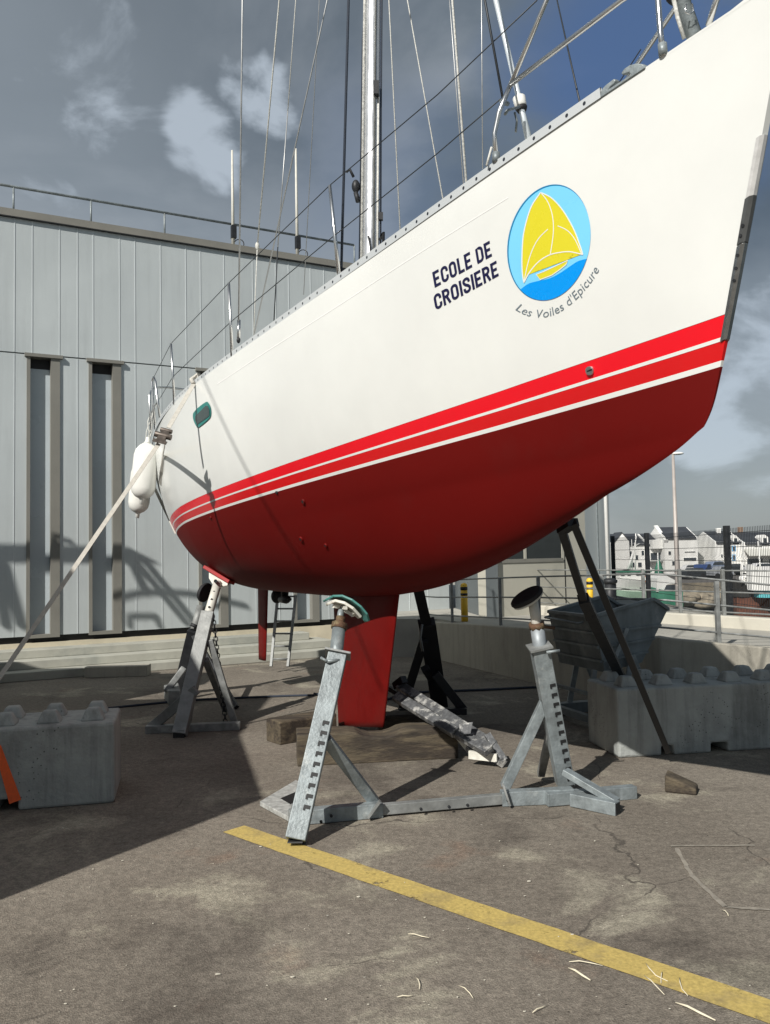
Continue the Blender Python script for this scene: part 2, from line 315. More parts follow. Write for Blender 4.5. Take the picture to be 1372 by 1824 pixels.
# yellow bay line on the asphalt with worn gaps
my = bpy.data.materials.new('yellow_line_paint'); my.use_nodes = True; nt = my.node_tree; N = nt.nodes; L = nt.links; b = N['Principled BSDF']; b.inputs['Roughness'].default_value = .75
gp = N.new('ShaderNodeNewGeometry')
def _n(sc, a, b2, lo, hi):
    n = N.new('ShaderNodeTexNoise'); n.inputs['Scale'].default_value = sc; n.inputs['Detail'].default_value = 8; n.inputs['Roughness'].default_value = .7; L.new(gp.outputs[0], n.inputs[0])
    r = N.new('ShaderNodeMapRange'); L.new(n.outputs[0], r.inputs[0])
    for i, v in zip((1, 2, 3, 4), (a, b2, lo, hi)): r.inputs[i].default_value = v
    return r.outputs[0]
mx = N.new('ShaderNodeMix'); mx.data_type = 'RGBA'; mx.inputs[6].default_value = (.50, .38, .12, 1); mx.inputs[7].default_value = (.20, .16, .10, 1); L.new(_n(3.5, .5, .75, 0, .9), mx.inputs[0])
m2 = N.new('ShaderNodeMix'); m2.data_type = 'RGBA'; m2.blend_type = 'MULTIPLY'; m2.inputs[0].default_value = 1; L.new(mx.outputs[2], m2.inputs[6]); L.new(_n(60, .3, .7, .7, 1.25), m2.inputs[7])
L.new(m2.outputs[2], b.inputs['Base Color'])
L.new(_n(5, .60, .66, 1, .12), b.inputs['Alpha'])
def strip(a, b_, wa, wb, z, n, jit):
    a = np.asarray(a); b_ = np.asarray(b_); d = nrm(b_-a); s = V(-d[1], d[0]); vs = []
    for i in range(n+1):
        t = i/n; c = a+(b_-a)*t; w = wa+(wb-wa)*t
        vs += [(*(c+s*(w/2+random.uniform(-jit, jit))), z), (*(c-s*(w/2+random.uniform(-jit, jit))), z)]
    return vs, [(2*i, 2*i+1, 2*i+3, 2*i+2) for i in range(n)]
u0 = G(432, 1472)[:2]; l0 = G(400, 1483)[:2]; u1 = G(1372, 1783)[:2]; l1 = G(1372, 1824)[:2]
ca = (u0+l0)/2; cb = (u1+l1)/2; dd = nrm(cb-ca); ss = V(-dd[1], dd[0]); wl = abs(np.dot(G(850, 1607)[:2]-G(850, 1640)[:2], ss))
cb2 = ca+dd*5.2
vs, fs = strip(ca, cb2, wl, wl, .004, 60, .003); mb = MB(); mb.add(vs, fs); o = mb.build('bay_line', my); struct(o)
# faint chalk outline on the ground (white spray marks)
mb = MB()
for pts in ([(1195, 1508), (1345, 1507)], [(1205, 1512), (1232, 1560), (1292, 1617), (1372, 1622)]):
    for (a, b2) in zip(pts, pts[1:]):
        vs, fs = strip(G(*a)[:2], G(*b2)[:2], .022, .022, .0045, 8, .004); mb.add(vs, fs)
mc = mat('faded_chalk', (.27, .245, .205), .9, 0, .3, 20); struct(mb.build('chalk_marks', mc))
# ---------------------------------------------------------------- main building
FO = V(-5.62, 12.3); FE = V(.8845, .4665); FN = V(.4665, -.8845)
def FP(s, z, out=0.): p = FO+FE*s+FN*out; return V(p[0], p[1], z)
def fs_(px, py=900, out=0.):
    a = A(px, py, 1.); k = a[0]; o = FO+FN*out   # X = k Y
    return (k*o[1]-o[0])/(FE[0]-k*FE[1])
def fz(py, px, out=0.):
    s = fs_(px, py, out); p = FP(s, 0, out); return A(px, py, p[1])[2]
def fbox(mb, s0, s1, z0, z1, o0, o1):
    c = FP((s0+s1)/2, (z0+z1)/2, (o0+o1)/2); return mb.box(c, V(*(FE*(s1-s0)/2), 0), V(*(FN*(o1-o0)/2), 0), V(0, 0, (z1-z0)/2))
hall = thing('warehouse', 'long grey metal clad boatyard building with narrow vertical windows behind the yacht', 'building', FP(3, 0))
ZB, ZJ, ZT = .53, fz(657, 358), 6.78
SEND = fs_(800, 1050); 
joints = [26, 57.6, 106, 138, 166, 213, 240.5, 286, 331, 357, 399, 450, 491, 514, 553, 577, 600, 625, 655, 690, 718, 750]
js = sorted([fs_(x, 500) for x in joints]); js = [js[0]-(k+1)*.62 for k in range(12)][::-1]+js+[SEND]
wins = [(50, 104, 640), (160, 213, 648), (353, 400, 665), (520, 560, 680)]
ws = [(fs_(a, t), fs_(b2, t)) for a, b2, t in wins]; ws = [(ws[0][0]-2.9, ws[0][1]-2.9)]+ws
core = MB()
core.prism([FP(js[0], .3, -.28), FP(SEND, .3, -.28), FP(SEND, .3, -9), FP(js[0], .3, -9)], (0, 0, 6.3)); core.build('wall', M_cladj, hall)
pn = MB()
for a, c in zip(js, js[1:]): fbox(pn, a, c, ZJ+.01, ZT, -.27, 0)
for a, c in zip(js, js[1:]):
    segs = [(a, c)]
    for w0, w1 in ws:
        ns = []
        for x, y in segs:
            if w1 <= x or w0 >= y: ns.append((x, y)); continue
            if w0 > x+.02: ns.append((x, w0))
            if w1 < y-.02: ns.append((w1, y))
        segs = ns
    for x, y in segs: fbox(pn, x, y, ZB, ZJ-.01, -.27, 0)
pn.build('cladding', M_clad, hall)
sm_ = MB()
for a in js[1:-1]:
    fbox(sm_, a-.005, a+.005, ZJ+.012, ZT-.002, -.02, .006)
    if not any(w0-.03 < a < w1+.03 for w0, w1 in ws): fbox(sm_, a-.005, a+.005, ZB+.002, ZJ-.012, -.02, .006)
sm_.build('seam', mat('seam_metal', (.62, .66, .67), .4, .2, .05, 1), hall)
for w0, w1 in ws:
    fr = MB(); fw_ = .11
    fbox(fr, w0-.02, w0+.03, ZB-.03, ZJ-.04, -.26, .03); fbox(fr, w1-fw_, w1+.02, ZB-.03, ZJ-.04, -.26, .03)
    fbox(fr, w0-.05, w1+.06, ZJ-.045, ZJ+.005, -.25, .06); fbox(fr, w0+.03, w1-fw_, ZB-.03, ZB+.02, -.26, .03)
    f = fr.build('window', M_taupe, hall)
    g = MB(); fbox(g, w0+.03, w1-fw_, ZB+.02, ZJ-.2, -.255, -.10); g.build('pane', M_glassw, f)
    g = MB(); fbox(g, w0+.03, w1-fw_, ZJ-.2, ZJ-.045, -.255, -.12); g.build('lintel_shade', M_black, f)  # black box painted in for the shade under the lintel
pr = MB(); fbox(pr, js[0], SEND, ZT+.015, ZT+.125, -.6, .05); pr.build('parapet', M_taupe, hall)
pr = MB(); fbox(pr, js[0], SEND, ZT, ZT+.015, -.3, .05); fbox(pr, js[0], SEND, ZB-.1, ZB-.004, -.28, -.06); pr.build('flashing_shadow_gap', M_black, hall)  # lower strip painted black for the shadow gap below the cladding
pl = MB(); fbox(pl, js[0], SEND, 0, ZB-.1, -.28, -.01); pl.build('plinth', M_cream, hall)
# roof rail
rr = thing('roof_railing', 'thin galvanised guard rail along the roof edge of the grey building', 'railing', FP(1, ZT+.17, -.2))
zr = fz(390, 360, -.2)
mb = MB(); mb.tube([FP(js[0], zr, -.2), FP(fs_(630, 433, -.2), zr, -.2)], .022, 8); mb.build('top_rail', M_galv, rr)
for px in (-110, 24, 162, 293, 415, 530, 630):
    s = fs_(px, 380, -.2); mb = MB(); mb.tube([FP(s, ZT+.15, -.2), FP(s, zr, -.2)], .016, 8); mb.build('post', M_galv, rr)
for i, (px, pt) in enumerate([(415, 268), (529, 265)]):
    s = fs_(px, 400, -.1); o = MB(); o.tube([FP(s, ZT+.1, -.1), FP(s, fz(pt, px, -.1), -.1)], [.03, .018], 8)
    t = thing('roof_antenna', ['white whip antenna on the roof edge, the one further left', 'white whip antenna on the roof edge, nearest the mast'][i], 'antenna', FP(s, ZT+.1, -.1), 'whip antennas on the roof edge')
    o.build('whip', M_whpaint, t)
    mb = MB(); c = FP(s+.09, ZT+.12, -.06); mb.tube([c+V(.085*math.cos(q), 0, .085*math.sin(q)+.06) for q in np.linspace(0, 6.3, 15)], .008, 6, False); mb.build('cable_loop', M_blk, t)
    mb = MB(); fbox(mb, s-.03, s+.05, ZT+.28, ZT+.5, -.14, -.05); mb.build('bracket', M_dark, t)
# broad concrete steps along the building
st = thing('concrete_steps', 'three long concrete steps running along the foot of the grey building', 'steps', FP(3, 0, .9))
SE = fs_(640, 1190, 1.)
for k in range(3):
    mb = MB(); fbox(mb, js[0], SE+(-.3*k), .12*k, .12*(k+1), -.02, .95-.3*k); mb.build('step', M_step, st, bevel=.01)
# right-hand part: large beige gate with window strip, then a metal corner
GY = 13.4
gl = A(866, 1050, GY)[0]
a0 = V(gl, GY); a1 = A(1046, 1050, 14.6)[:2]; a2 = A(1090, 1050, 15.2)[:2]
back = FP(SEND, 0, 0)[:2]
gar = thing('gatehouse_wing', 'beige wing of the building with a window strip, behind the bow', 'building', (a0[0], a0[1], .6))
def vwall(name, p, q, z0, z1, m, th=.2, parent=gar):
    p = np.asarray(p); q = np.asarray(q); d = nrm(q-p); n = V(-d[1], d[0])
    mb = MB(); mb.prism([V(*p, z0), V(*q, z0), V(*(q+n*th), z0), V(*(p+n*th), z0)], (0, 0, z1-z0)); return mb.build(name, m, parent)
dg = nrm(a1-a0)
def gz(py, px): 
    k = A(px, py, 1.)[0]; t = (k*a0[1]-a0[0])/(dg[0]-k*dg[1]); p = a0+dg*t; return A(px, py, p[1])[2], p
zw0 = gz(998, 960)[0]; zw1 = zw0+.75
wp0 = gz(1000, 869)[1]; wp1 = gz(1000, 1003)[1]; wm = gz(1000, 935)[1]
vwall('wall', a0, a1, .6, zw0, M_beige); vwall('wall', a0, a1, zw1, 6.6, M_beige)
vwall('wall', wp1+dg*.02, a1, zw0, zw1, M_beige)
vwall('pane', wp0, wp1, zw0+.03, zw1, mat('dark_glass', (.03, .035, .035), .1, 0, .2, 1), .05)
nn_ = V(dg[1], -dg[0])*.015
for p_ in (wp0+dg*.01, wm, wp1-dg*.01): vwall('frame', p_-dg*.02+nn_, p_+dg*.03+nn_, zw0, zw1, M_beige, .06)
vwall('frame', wp0+nn_, wp1+nn_, zw0-.03, zw0+.03, M_taupe, .05)
pj = gz(1050, 1007)[1]; vwall('door_joint', pj+nn_*.3, pj+dg*.02+nn_*.3, .6, zw1+1, M_black, .02)
vwall('corner_panel', a1, a2, .6, 6.6, M_clad)
pj = a1+(a2-a1)*.48; n2_ = V((a2-a1)[1], -(a2-a1)[0])*.01; vwall('panel_joint', pj+n2_, pj+nrm(a2-a1)*.015+n2_, .6, 6.5, M_galv, .02)
mb = MB(); p_ = A(1083, 1050, 15.0); mb.tube([V(p_[0], p_[1]-.06, .6), V(p_[0], p_[1]-.06, 6.6)], .035, 10); mb.build('downpipe', M_white, gar)
vwall('side_wall', a2, a2+V(.9, 8), .6, 6.6, M_clad)
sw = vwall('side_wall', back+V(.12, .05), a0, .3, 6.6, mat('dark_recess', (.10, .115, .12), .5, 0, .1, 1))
mb = MB(); mb.prism([V(*a0, 6.6), V(*a1, 6.6), V(*a2, 6.6), V(a2[0]+.9, a2[1]+8, 6.6), V(*(back+V(0, 8)), 6.6), V(*back, 6.6)], (0, 0, .18)); mb.build('roof', M_taupe, gar)
# ---------------------------------------------------------------- small street furniture on the ramp
def railing(name, label, pts, posts, hs, tilt=0):
    t = thing(name, label, 'railing', pts[0])
    for h in hs:
        mb = MB(); mb.tube([V(p[0], p[1], p[2]+h) for p in pts], .0105, 8); mb.build('rail', M_galv2, t)
    for p, h in posts:
        mb = MB(); mb.aabb(p[0]-.02, p[0]+.02, p[1]-.03, p[1]+.03, p[2]-.02, p[2]+h); mb.build('post', M_galv2, t, bevel=.004)
    return t
WZ = lambda t_: float(np.interp(t_, [-.25, 0, .5, 1, 1.5, 1.74], [.56, .565, .62, .67, .71, .735]))
rp = [V(*(wallp(t_)+V(.09, .03)), WZ(t_)) for t_ in np.linspace(-.2, 1.68, 10)]+[V(2.85, 8.6, .72), V(3.95, 8.72, .59), V(5.4, 8.88, .58)]
def post_at(px):
    k = A(px, 1080, 1.)[0]; t_ = (k*WA[1]-WA[0])/(WD[0]-k*WD[1]); p = wallp(t_)+V(.09, .03)
    if t_ > 1.7: return V(k*8.66, 8.66, .64)
    return V(p[0], p[1], WZ(t_))
railing('guard_rail', 'slim grey metal guard rail standing on top of the low beige wall', rp, [(post_at(x), .64) for x in (795, 880, 948, 1060, 1278)], (.64, .38, .1))
kq = [V(x+.1, y+.06, z) for x, y, _, z in kp]
kpost = []
for px in (1147, 1212, 1289):
    k = A(px, 1060, 1.)[0]; a_ = V(4.8, 10.36); d_ = V(.82, -1.3); t_ = (k*a_[1]-a_[0])/(d_[0]-k*d_[1]); p = a_+d_*t_; kpost.append((V(p[0], p[1], .75), .6))
railing('guard_rail', 'slim grey guard rail standing on the pale kerb wall in front of the mesh fence', kq, kpost, (.58, .3, .04))
# mesh fence with dark posts
fc = thing('mesh_fence', 'dark welded mesh security fence with thick dark posts along the quay edge', 'fence', (4.95, 12.2, .6))
FX = 4.95; fpost = [18.2, 12.17+2.35, 12.17]; fy = [A(1092, 980, 1)[0], A(1153, 980, 1)[0], A(1296, 980, 1)[0]]
ys = [FX/k for k in fy]+[FX/fy[2]-2.6, FX/fy[2]-5.2]
for y in ys: mb = MB(); mb.aabb(FX-.035, FX+.035, y-.045, y+.045, .55, 1.95); mb.build('post', M_dark, fc)
for ya, yb in zip(ys, ys[1:]):
    mb = MB(); n = int((ya-yb)/.05)
    for i in range(1, n):
        y = ya+(yb-ya)*i/n
        mb.tube([V(FX, y, .62), V(FX, y, 1.0), V(FX+.02, y, 1.03), V(FX, y, 1.06), V(FX, y, 1.45), V(FX+.02, y, 1.48), V(FX, y, 1.51), V(FX, y, 1.91)], .0038, 3, False)
    for z in np.arange(.64, 1.9, .2): mb.tube([V(FX, ya, z), V(FX, yb, z)], .004, 4, False)
    mb.build('mesh_panel', M_wired, fc)
# bollards
for i, (px, py, Y, top) in enumerate([(828, 1104, 12.75, 1037), (1052, 1080, 13.8, 1028)]):
    p = A(px, py, Y); p[2] = .6; zt = A(px, top, Y)[2]
    t = thing('bollard', ['yellow bollard with black band, left of the beige gate', 'yellow bollard with black band, behind the grey skip'][i], 'bollard', p, 'yellow bollards by the wall')
    mb = MB(); mb.tube([V(p[0], p[1], .6), V(p[0], p[1], zt-.05)], .052, 14); mb.ball((p[0], p[1], zt-.05), .052, .052, .04, 14, 6); mb.build('post', M_yel, t)
    mb = MB(); mb.tube([V(p[0], p[1], zt-.12), V(p[0], p[1], zt-.07)], .0545, 14); mb.build('band', M_black, t)
    mb = MB(); mb.tube([V(p[0], p[1], zt-.2), V(p[0], p[1], zt-.165)], .0545, 14); mb.build('band', M_black, t)
p = A(1088, 1080, 14.2); zt = A(1088, 1030, 14.2)[2]
t = thing('bollard', 'short black cast iron bollard at the foot of the building corner', 'bollard', (p[0], p[1], .6))
mb = MB(); mb.tube([V(p[0], p[1], .6), V(p[0], p[1], zt-.08)], [.1, .09], 16); mb.build('post', M_dark, t)
mb = MB(); mb.tube([V(p[0], p[1], z) for z in (zt-.1, zt-.07, zt-.03, zt)], [.09, .125, .125, .07], 16); mb.build('cap', M_dark, t)
# kerb block in front of the steps
s0 = G(150, 1208); s1 = G(262, 1205); d = nrm(s1-s0); mb = MB(); nn = V(-d[1], d[0], 0)
mb.prism([s0, s1, s1+nn*.25, s0+nn*.25], (0, 0, .15)); tag(mb.build('kerb_block', M_wallc, bevel=.01), 'loose pale concrete kerb block lying in front of the steps', 'kerb block')
# ================================================================ YACHT
PR = {'X0': -1.9083, 'Y0': 11.2912, 'phi': 22.9245, 'zo': 1.6473, 'trim': 2.7998, 'heel': 1.1577, 'L': 9.0689, 'f0': 1.407, 'f1': -0.2931, 'f2': 0.5364, 'tr': 0.2195, 'sr': 0.6151, 'sf': 0.6345, 'p0': 0.1983, 'p1': 0.0916, 'p2': 0.002, 't0': 0.3637, 't1': 0.0646, 't2': 0.0662}
BV = V(1.14, 1.2942, 1.2976, 1.0175, .6294, .2902, .015); CV = V(-.0267, -.4091, -.5503, -.6021, -.4287, -.1384, .0492)
NV = V(2.0581, 2.8387, 2.6582, 1.677, 2.3672); MV = V(2.5974, 2.7485, 2.068, 2.1697, 1.4649)
US = V(0, .15, .35, .55, .75, .9, 1); UC = V(0, .2, .4, .6, .8, .93, 1); UN = V(0, .3, .6, .85, 1)
def spl(u, xs, ys):
    n = len(xs); h = np.diff(xs); M = np.zeros((n, n)); b = np.zeros(n); M[0, 0] = M[-1, -1] = 1
    for i in range(1, n-1):
        M[i, i-1] = h[i-1]; M[i, i] = 2*(h[i-1]+h[i]); M[i, i+1] = h[i]; b[i] = 3*((ys[i+1]-ys[i])/h[i]-(ys[i]-ys[i-1])/h[i-1])
    c = np.linalg.solve(M, b); i = np.clip(np.searchsorted(xs, u)-1, 0, n-2); t = u-xs[i]
    bb = (ys[1:]-ys[:-1])/h-h*(2*c[:-1]+c[1:])/3; d = (c[1:]-c[:-1])/(3*h); return ys[i]+bb[i]*t+c[i]*t**2+d[i]*t**3
LB = PR['L']
ph, tr_, he = (math.radians(PR[k]) for k in ('phi', 'trim', 'heel'))
_f = V(math.sin(ph), -math.cos(ph), 0); _s = V(-math.cos(ph), -math.sin(ph), 0); _z = V(0, 0, 1)
f2 = _f*math.cos(tr_)+_z*math.sin(tr_); u2 = -_f*math.sin(tr_)+_z*math.cos(tr_)
s2 = _s*math.cos(he)-u2*math.sin(he); u3 = _s*math.sin(he)+u2*math.cos(he)
BM = np.array([f2, s2, u3]); BO = V(PR['X0'], PR['Y0'], PR['zo'])
def BW(P): return np.asarray(P, float)@BM+BO           # boat (forward, starboard, up) -> world
def hB(u): return spl(u, US, BV)
def hF(u): return PR['f0']+PR['f1']*u+PR['f2']*u*u
def hC(u):
    u = np.asarray(u, float); k = np.clip((u-.93)/.07, 0, 1); return spl(u, UC, CV)-.014*4*k*(1-k)+.016*np.clip((u-.982)/.018, 0, 1)**2
def hx(u, z):
    w = np.clip((hF(1.)-z)/(hF(1.)-CV[-1]), 0, 1.6)
    stem = LB-PR['sr']*w-(PR['sf']-PR['sr'])*w**6*(w <= 1)-(PR['sf']-PR['sr'])*(w > 1)-.038*np.clip((w-.9)/.1, 0, 1)**2.6*(w <= 1.001)-.038*(w > 1.001)
    tw = np.clip((hF(0.)-z)/(hF(0.)-CV[0]), 0, 1.3); t = PR['tr']*(1-tw); return t+(stem-t)*u
def hpt(u, w, side=1):
    u = np.asarray(u, float); w = np.asarray(w, float); F_ = hF(u); z = F_-(F_-hC(u))*w
    y = hB(u)*np.clip(1-np.clip(w, 0, 1)**np.interp(u, UN, NV), 0, 1)**(1/np.interp(u, UN, MV))
    return np.stack([hx(u, z), y*side, z], -1)
def hw(u, z): return (hF(u)-z)/(hF(u)-hC(u))
def lo(u): return PR['p0']+PR['p1']*u+PR['p2']*u*u
def hi(u): return PR['t0']+PR['t1']*u+PR['t2']*u*u
def hn(u, w):
    e = 1e-3; u = np.asarray(u, float); w = np.asarray(w, float)
    a = BW(hpt(np.minimum(u+e, 1), w))-BW(hpt(u-e, w)); b = BW(hpt(u, np.minimum(w+e, 1)))-BW(hpt(u, np.maximum(w-e, 0)))
    n = np.cross(a, b); n = n/np.linalg.norm(n, axis=-1, keepdims=True); sg = np.sign(n@s2); sg = np.where(sg == 0, 1, sg); return n*sg[..., None]
_gu, _gw = np.meshgrid(np.linspace(.0, 1, 260), np.linspace(0, .97, 130), indexing='ij'); _gp = proj(BW(hpt(_gu, _gw)))
def surf(pts, off=.002):
    """lay 2-D artwork on the starboard topside; returns world points just proud of the hull"""
    out = []
    for x, y in pts:
        d = (_gp[..., 0]-x)**2+(_gp[..., 1]-y)**2; i = np.unravel_index(np.argmin(d), d.shape); u, w = _gu[i], _gw[i]
        for _ in range(6):
            p = proj(BW(hpt(u, w))); e = 1e-4; ua = u-e if u > .5 else u+e; eu = ua-u
            J = np.stack([(proj(BW(hpt(ua, w)))-p)/eu, (proj(BW(hpt(u, w+e)))-p)/e], 1)
            try: dlt = np.linalg.solve(J, np.array([x, y])-p)
            except Exception: break
            u = float(np.clip(u+np.clip(dlt[0], -.05, .05), 0, .9999)); w = float(np.clip(w+np.clip(dlt[1], -.05, .05), 0, .97))
        out.append((u, w))
    a = np.array(out); return BW(hpt(a[:, 0], a[:, 1]))+hn(a[:, 0], a[:, 1])*off, a
boat = thing('sailboat', 'large sailing yacht with white topsides, red stripes and dark red bottom, propped ashore', 'sailboat', BW((4.4, 0, -1.7)))
# hull
mh = bpy.data.materials.new('hull_paint'); mh.use_nodes = True; nt = mh.node_tree; N = nt.nodes; L = nt.links; b = N['Principled BSDF']
at = N.new('ShaderNodeAttribute'); at.attribute_name = 'band'
rp_ = N.new('ShaderNodeValToRGB'); rp_.color_ramp.interpolation = 'CONSTANT'; els = rp_.color_ramp.elements
WH = (.755, .77, .745); RD = (.78, .008, .018); RD2 = (.62, .010, .012); AF = (.13, .004, .003); DK = (.16, .02, .02)
stops = [(0, AF), (.298, DK), (.3, WH), (.346, RD2), (.4945, DK), (.4965, WH), (.528, RD), (.698, DK), (.70, WH)]   # remapped: t*.4+.3
while len(els) < len(stops): els.new(.5)
for i, (p_, c_) in enumerate(stops): els[i].position = p_; els[i].color = (*c_, 1)
L.new(at.outputs['Fac'], rp_.inputs[0])
tc = N.new('ShaderNodeTexCoord'); nz = N.new('ShaderNodeTexNoise'); nz.inputs['Scale'].default_value = 1.3; nz.inputs['Detail'].default_value = 7; nz.inputs['Roughness'].default_value = .6; L.new(tc.outputs['Object'], nz.inputs[0])
mr = N.new('ShaderNodeMapRange'); mr.inputs[1].default_value = .3; mr.inputs[2].default_value = .7; mr.inputs[3].default_value = .94; mr.inputs[4].default_value = 1.03; L.new(nz.outputs[0], mr.inputs[0])
mm = N.new('ShaderNodeMix'); mm.data_type = 'RGBA'; mm.blend_type = 'MULTIPLY'; mm.inputs[0].default_value = 1; L.new(rp_.outputs[0], mm.inputs[6]); L.new(mr.outputs[0], mm.inputs[7])
# blotchy wear on the antifouling
nz2 = N.new('ShaderNodeTexNoise'); nz2.inputs['Scale'].default_value = 2.4; nz2.inputs['Detail'].default_value = 9; nz2.inputs['Roughness'].default_value = .7; L.new(tc.outputs['Object'], nz2.inputs[0])
r2 = N.new('ShaderNodeMapRange'); r2.inputs[1].default_value = .55; r2.inputs[2].default_value = .75; r2.inputs[3].default_value = 0; r2.inputs[4].default_value = .35; L.new(nz2.outputs[0], r2.inputs[0])
lt = N.new('ShaderNodeMath'); lt.operation = 'LESS_THAN'; lt.inputs[1].default_value = .3; L.new(at.outputs['Fac'], lt.inputs[0])
fm = N.new('ShaderNodeMath'); fm.operation = 'MULTIPLY'; L.new(lt.outputs[0], fm.inputs[0]); L.new(r2.outputs[0], fm.inputs[1])
m3 = N.new('ShaderNodeMix'); m3.data_type = 'RGBA'; L.new(fm.outputs[0], m3.inputs[0]); L.new(mm.outputs[2], m3.inputs[6]); m3.inputs[7].default_value = (.11, .012, .01, 1)
L.new(m3.outputs[2], b.inputs['Base Color'])
rg = N.new('ShaderNodeMapRange'); rg.inputs[1].default_value = 0; rg.inputs[2].default_value = 1; rg.inputs[3].default_value = .2; rg.inputs[4].default_value = .62; L.new(lt.outputs[0], rg.inputs[0]); L.new(rg.outputs[0], b.inputs['Roughness']); rs_ = N.new('ShaderNodeMapRange'); rs_.inputs[3].default_value = .5; rs_.inputs[4].default_value = .15; L.new(lt.outputs[0], rs_.inputs[0]); L.new(rs_.outputs[0], b.inputs['Specular IOR Level'])
def hull_mesh(name, material, parent, xf=lambda P: P, nu=150, nw=70):
    us = np.concatenate([np.linspace(0, .9, nu), np.linspace(.9, 1, 36)[1:]]); wsx = 1-(1-np.linspace(0, 1, nw))**1.25
    U_, W_ = np.meshgrid(us, wsx, indexing='ij'); S1 = hpt(U_, W_); k = len(us); vs = []; band = []
    zz = S1[..., 2]; tb = (zz-lo(U_))/(hi(U_)-lo(U_))*.4+.3
    P1 = xf(BW(S1)); Q = S1.copy(); Q[..., 1] *= -1; P2 = xf(BW(Q))
    vs = [tuple(p) for p in P1.reshape(-1, 3)]+[tuple(p) for p in P2.reshape(-1, 3)]; band = list(tb.ravel())*2; n = k*nw
    fs = []
    for i in range(k-1):
        for j in range(nw-1):
            a, b_, c, d = i*nw+j, (i+1)*nw+j, (i+1)*nw+j+1, i*nw+j+1; fs += [(a, b_, c, d), (n+a, n+d, n+c, n+b_)]
    mb = MB(); mb.add(vs, fs, True)
    # transom
    o0 = len(mb.v); tv = [tuple(p) for p in P1[0]]+[tuple(p) for p in P2[0]]; mb.add(tv, [(j, j+1, nw+j+1, nw+j) for j in range(nw-1)]); band += list(tb[0])*2
    # stem closure
    tv = [tuple(p) for p in P1[-1]]+[tuple(p) for p in P2[-1]]; mb.add(tv, [(j, j+1, nw+j+1, nw+j) for j in range(nw-1)], True); band += list(tb[-1])*2
    o = mb.build(name, material, parent); at_ = o.data.attributes.new('band', 'FLOAT', 'POINT'); at_.data.foreach_set('value', np.array(band, dtype=np.float32)); return o
hull = hull_mesh('hull', mh, boat)
# deck with camber
def deck(parent, xf=lambda P: P, name='deck'):
    us = np.linspace(0, 1, 60); mb = MB(); vs = []
    for u in us:
        for s_ in np.linspace(-1, 1, 9): p = hpt(u, 0.); vs.append(xf(BW((p[0], p[1]*s_*.995, p[2]-.01+.06*(1-s_*s_)))))
    mb.add(vs, [(i*9+j, i*9+j+1, i*9+10+j, i*9+9+j) for i in range(59) for j in range(8)], True); return mb.build(name, mat('deck_gelcoat', (.7, .7, .66), .5, 0, .05, 3), parent)
dk = deck(boat)
cb_ = MB(); us = np.linspace(.28, .70, 14); vs = []
for i, u in enumerate(us):
    h = .34*math.sin(min(1, (1-i/13)*2.2+.05)*math.pi/2); B_ = float(hB(u))*.6; z = float(hF(u)); x = u*LB
    vs += [BW((x, -B_, z)), BW((x, -B_*.85, z+h)), BW((x, 0, z+h+.06)), BW((x, B_*.85, z+h)), BW((x, B_, z))]
cb_.add(vs, [(i*5+j, i*5+j+1, i*5+6+j, i*5+5+j) for i in range(13) for j in range(4)]+[(0, 1, 2, 3, 4)], True); cb_.build('coachroof', MATS['deck_gelcoat'], boat)
# toe rail: perforated aluminium
mt = bpy.data.materials.new('toe_rail_alu'); mt.use_nodes = True; nt = mt.node_tree; N = nt.nodes; L = nt.links; b = N['Principled BSDF']; b.inputs['Metallic'].default_value = .2; b.inputs['Roughness'].default_value = .45
uv = N.new('ShaderNodeAttribute'); uv.attribute_name = 'rail'; sp = N.new('ShaderNodeSeparateXYZ'); L.new(uv.outputs['Vector'], sp.inputs[0])
fr = N.new('ShaderNodeMath'); fr.operation = 'FRACT'; L.new(sp.outputs[0], fr.inputs[0])
def _m(op, a, b_=None):
    n = N.new('ShaderNodeMath'); n.operation = op
    for i, v in enumerate((a, b_)):
        if v is None: continue
        if isinstance(v, (int, float)): n.inputs[i].default_value = v
        else: L.new(v, n.inputs[i])
    return n.outputs[0]
dx = _m('DIVIDE', _m('SUBTRACT', fr.outputs[0], .5), .085); dy = _m('DIVIDE', _m('SUBTRACT', sp.outputs[1], .5), .21)
rr_ = _m('ADD', _m('MULTIPLY', dx, dx), _m('MULTIPLY', dy, dy)); hole = _m('LESS_THAN', rr_, 1.)
mx = N.new('ShaderNodeMix'); mx.data_type = 'RGBA'; L.new(hole, mx.inputs[0]); mx.inputs[6].default_value = (.56, .59, .6, 1); mx.inputs[7].default_value = (.03, .035, .045, 1); L.new(mx.outputs[2], b.inputs['Base Color'])
def toe_rail(side):
    x0 = .25; x1 = LB-.897+.085; n = 110; mb = MB(); vs = []; uvv = []
    for i in range(n+1):
        x = x0+(x1-x0)*i/n; u = x/LB; p = hpt(u, 0.)
        hh = .042
        for (dy_, dz, vv) in ((.006, -.004, 0), (.006, hh, 1), (.0, hh+.003, 1), (-.004, hh, 1), (-.004, -.004, 0)):
            vs.append(BW((x, (p[1]+dy_)*side, p[2]+dz))); uvv.append(((LB-.897-x)/.0981+.5, vv, 0))
    mb.add(vs, [(i*5+j, i*5+j+1, i*5+6+j, i*5+5+j) for i in range(n) for j in range(4)]); o = mb.build('toe_rail', mt, boat)
    a_ = o.data.attributes.new('rail', 'FLOAT_VECTOR', 'POINT'); a_.data.foreach_set('vector', np.array(uvv, dtype=np.float32).ravel()); return o
toe_rail(1); toe_rail(-1)
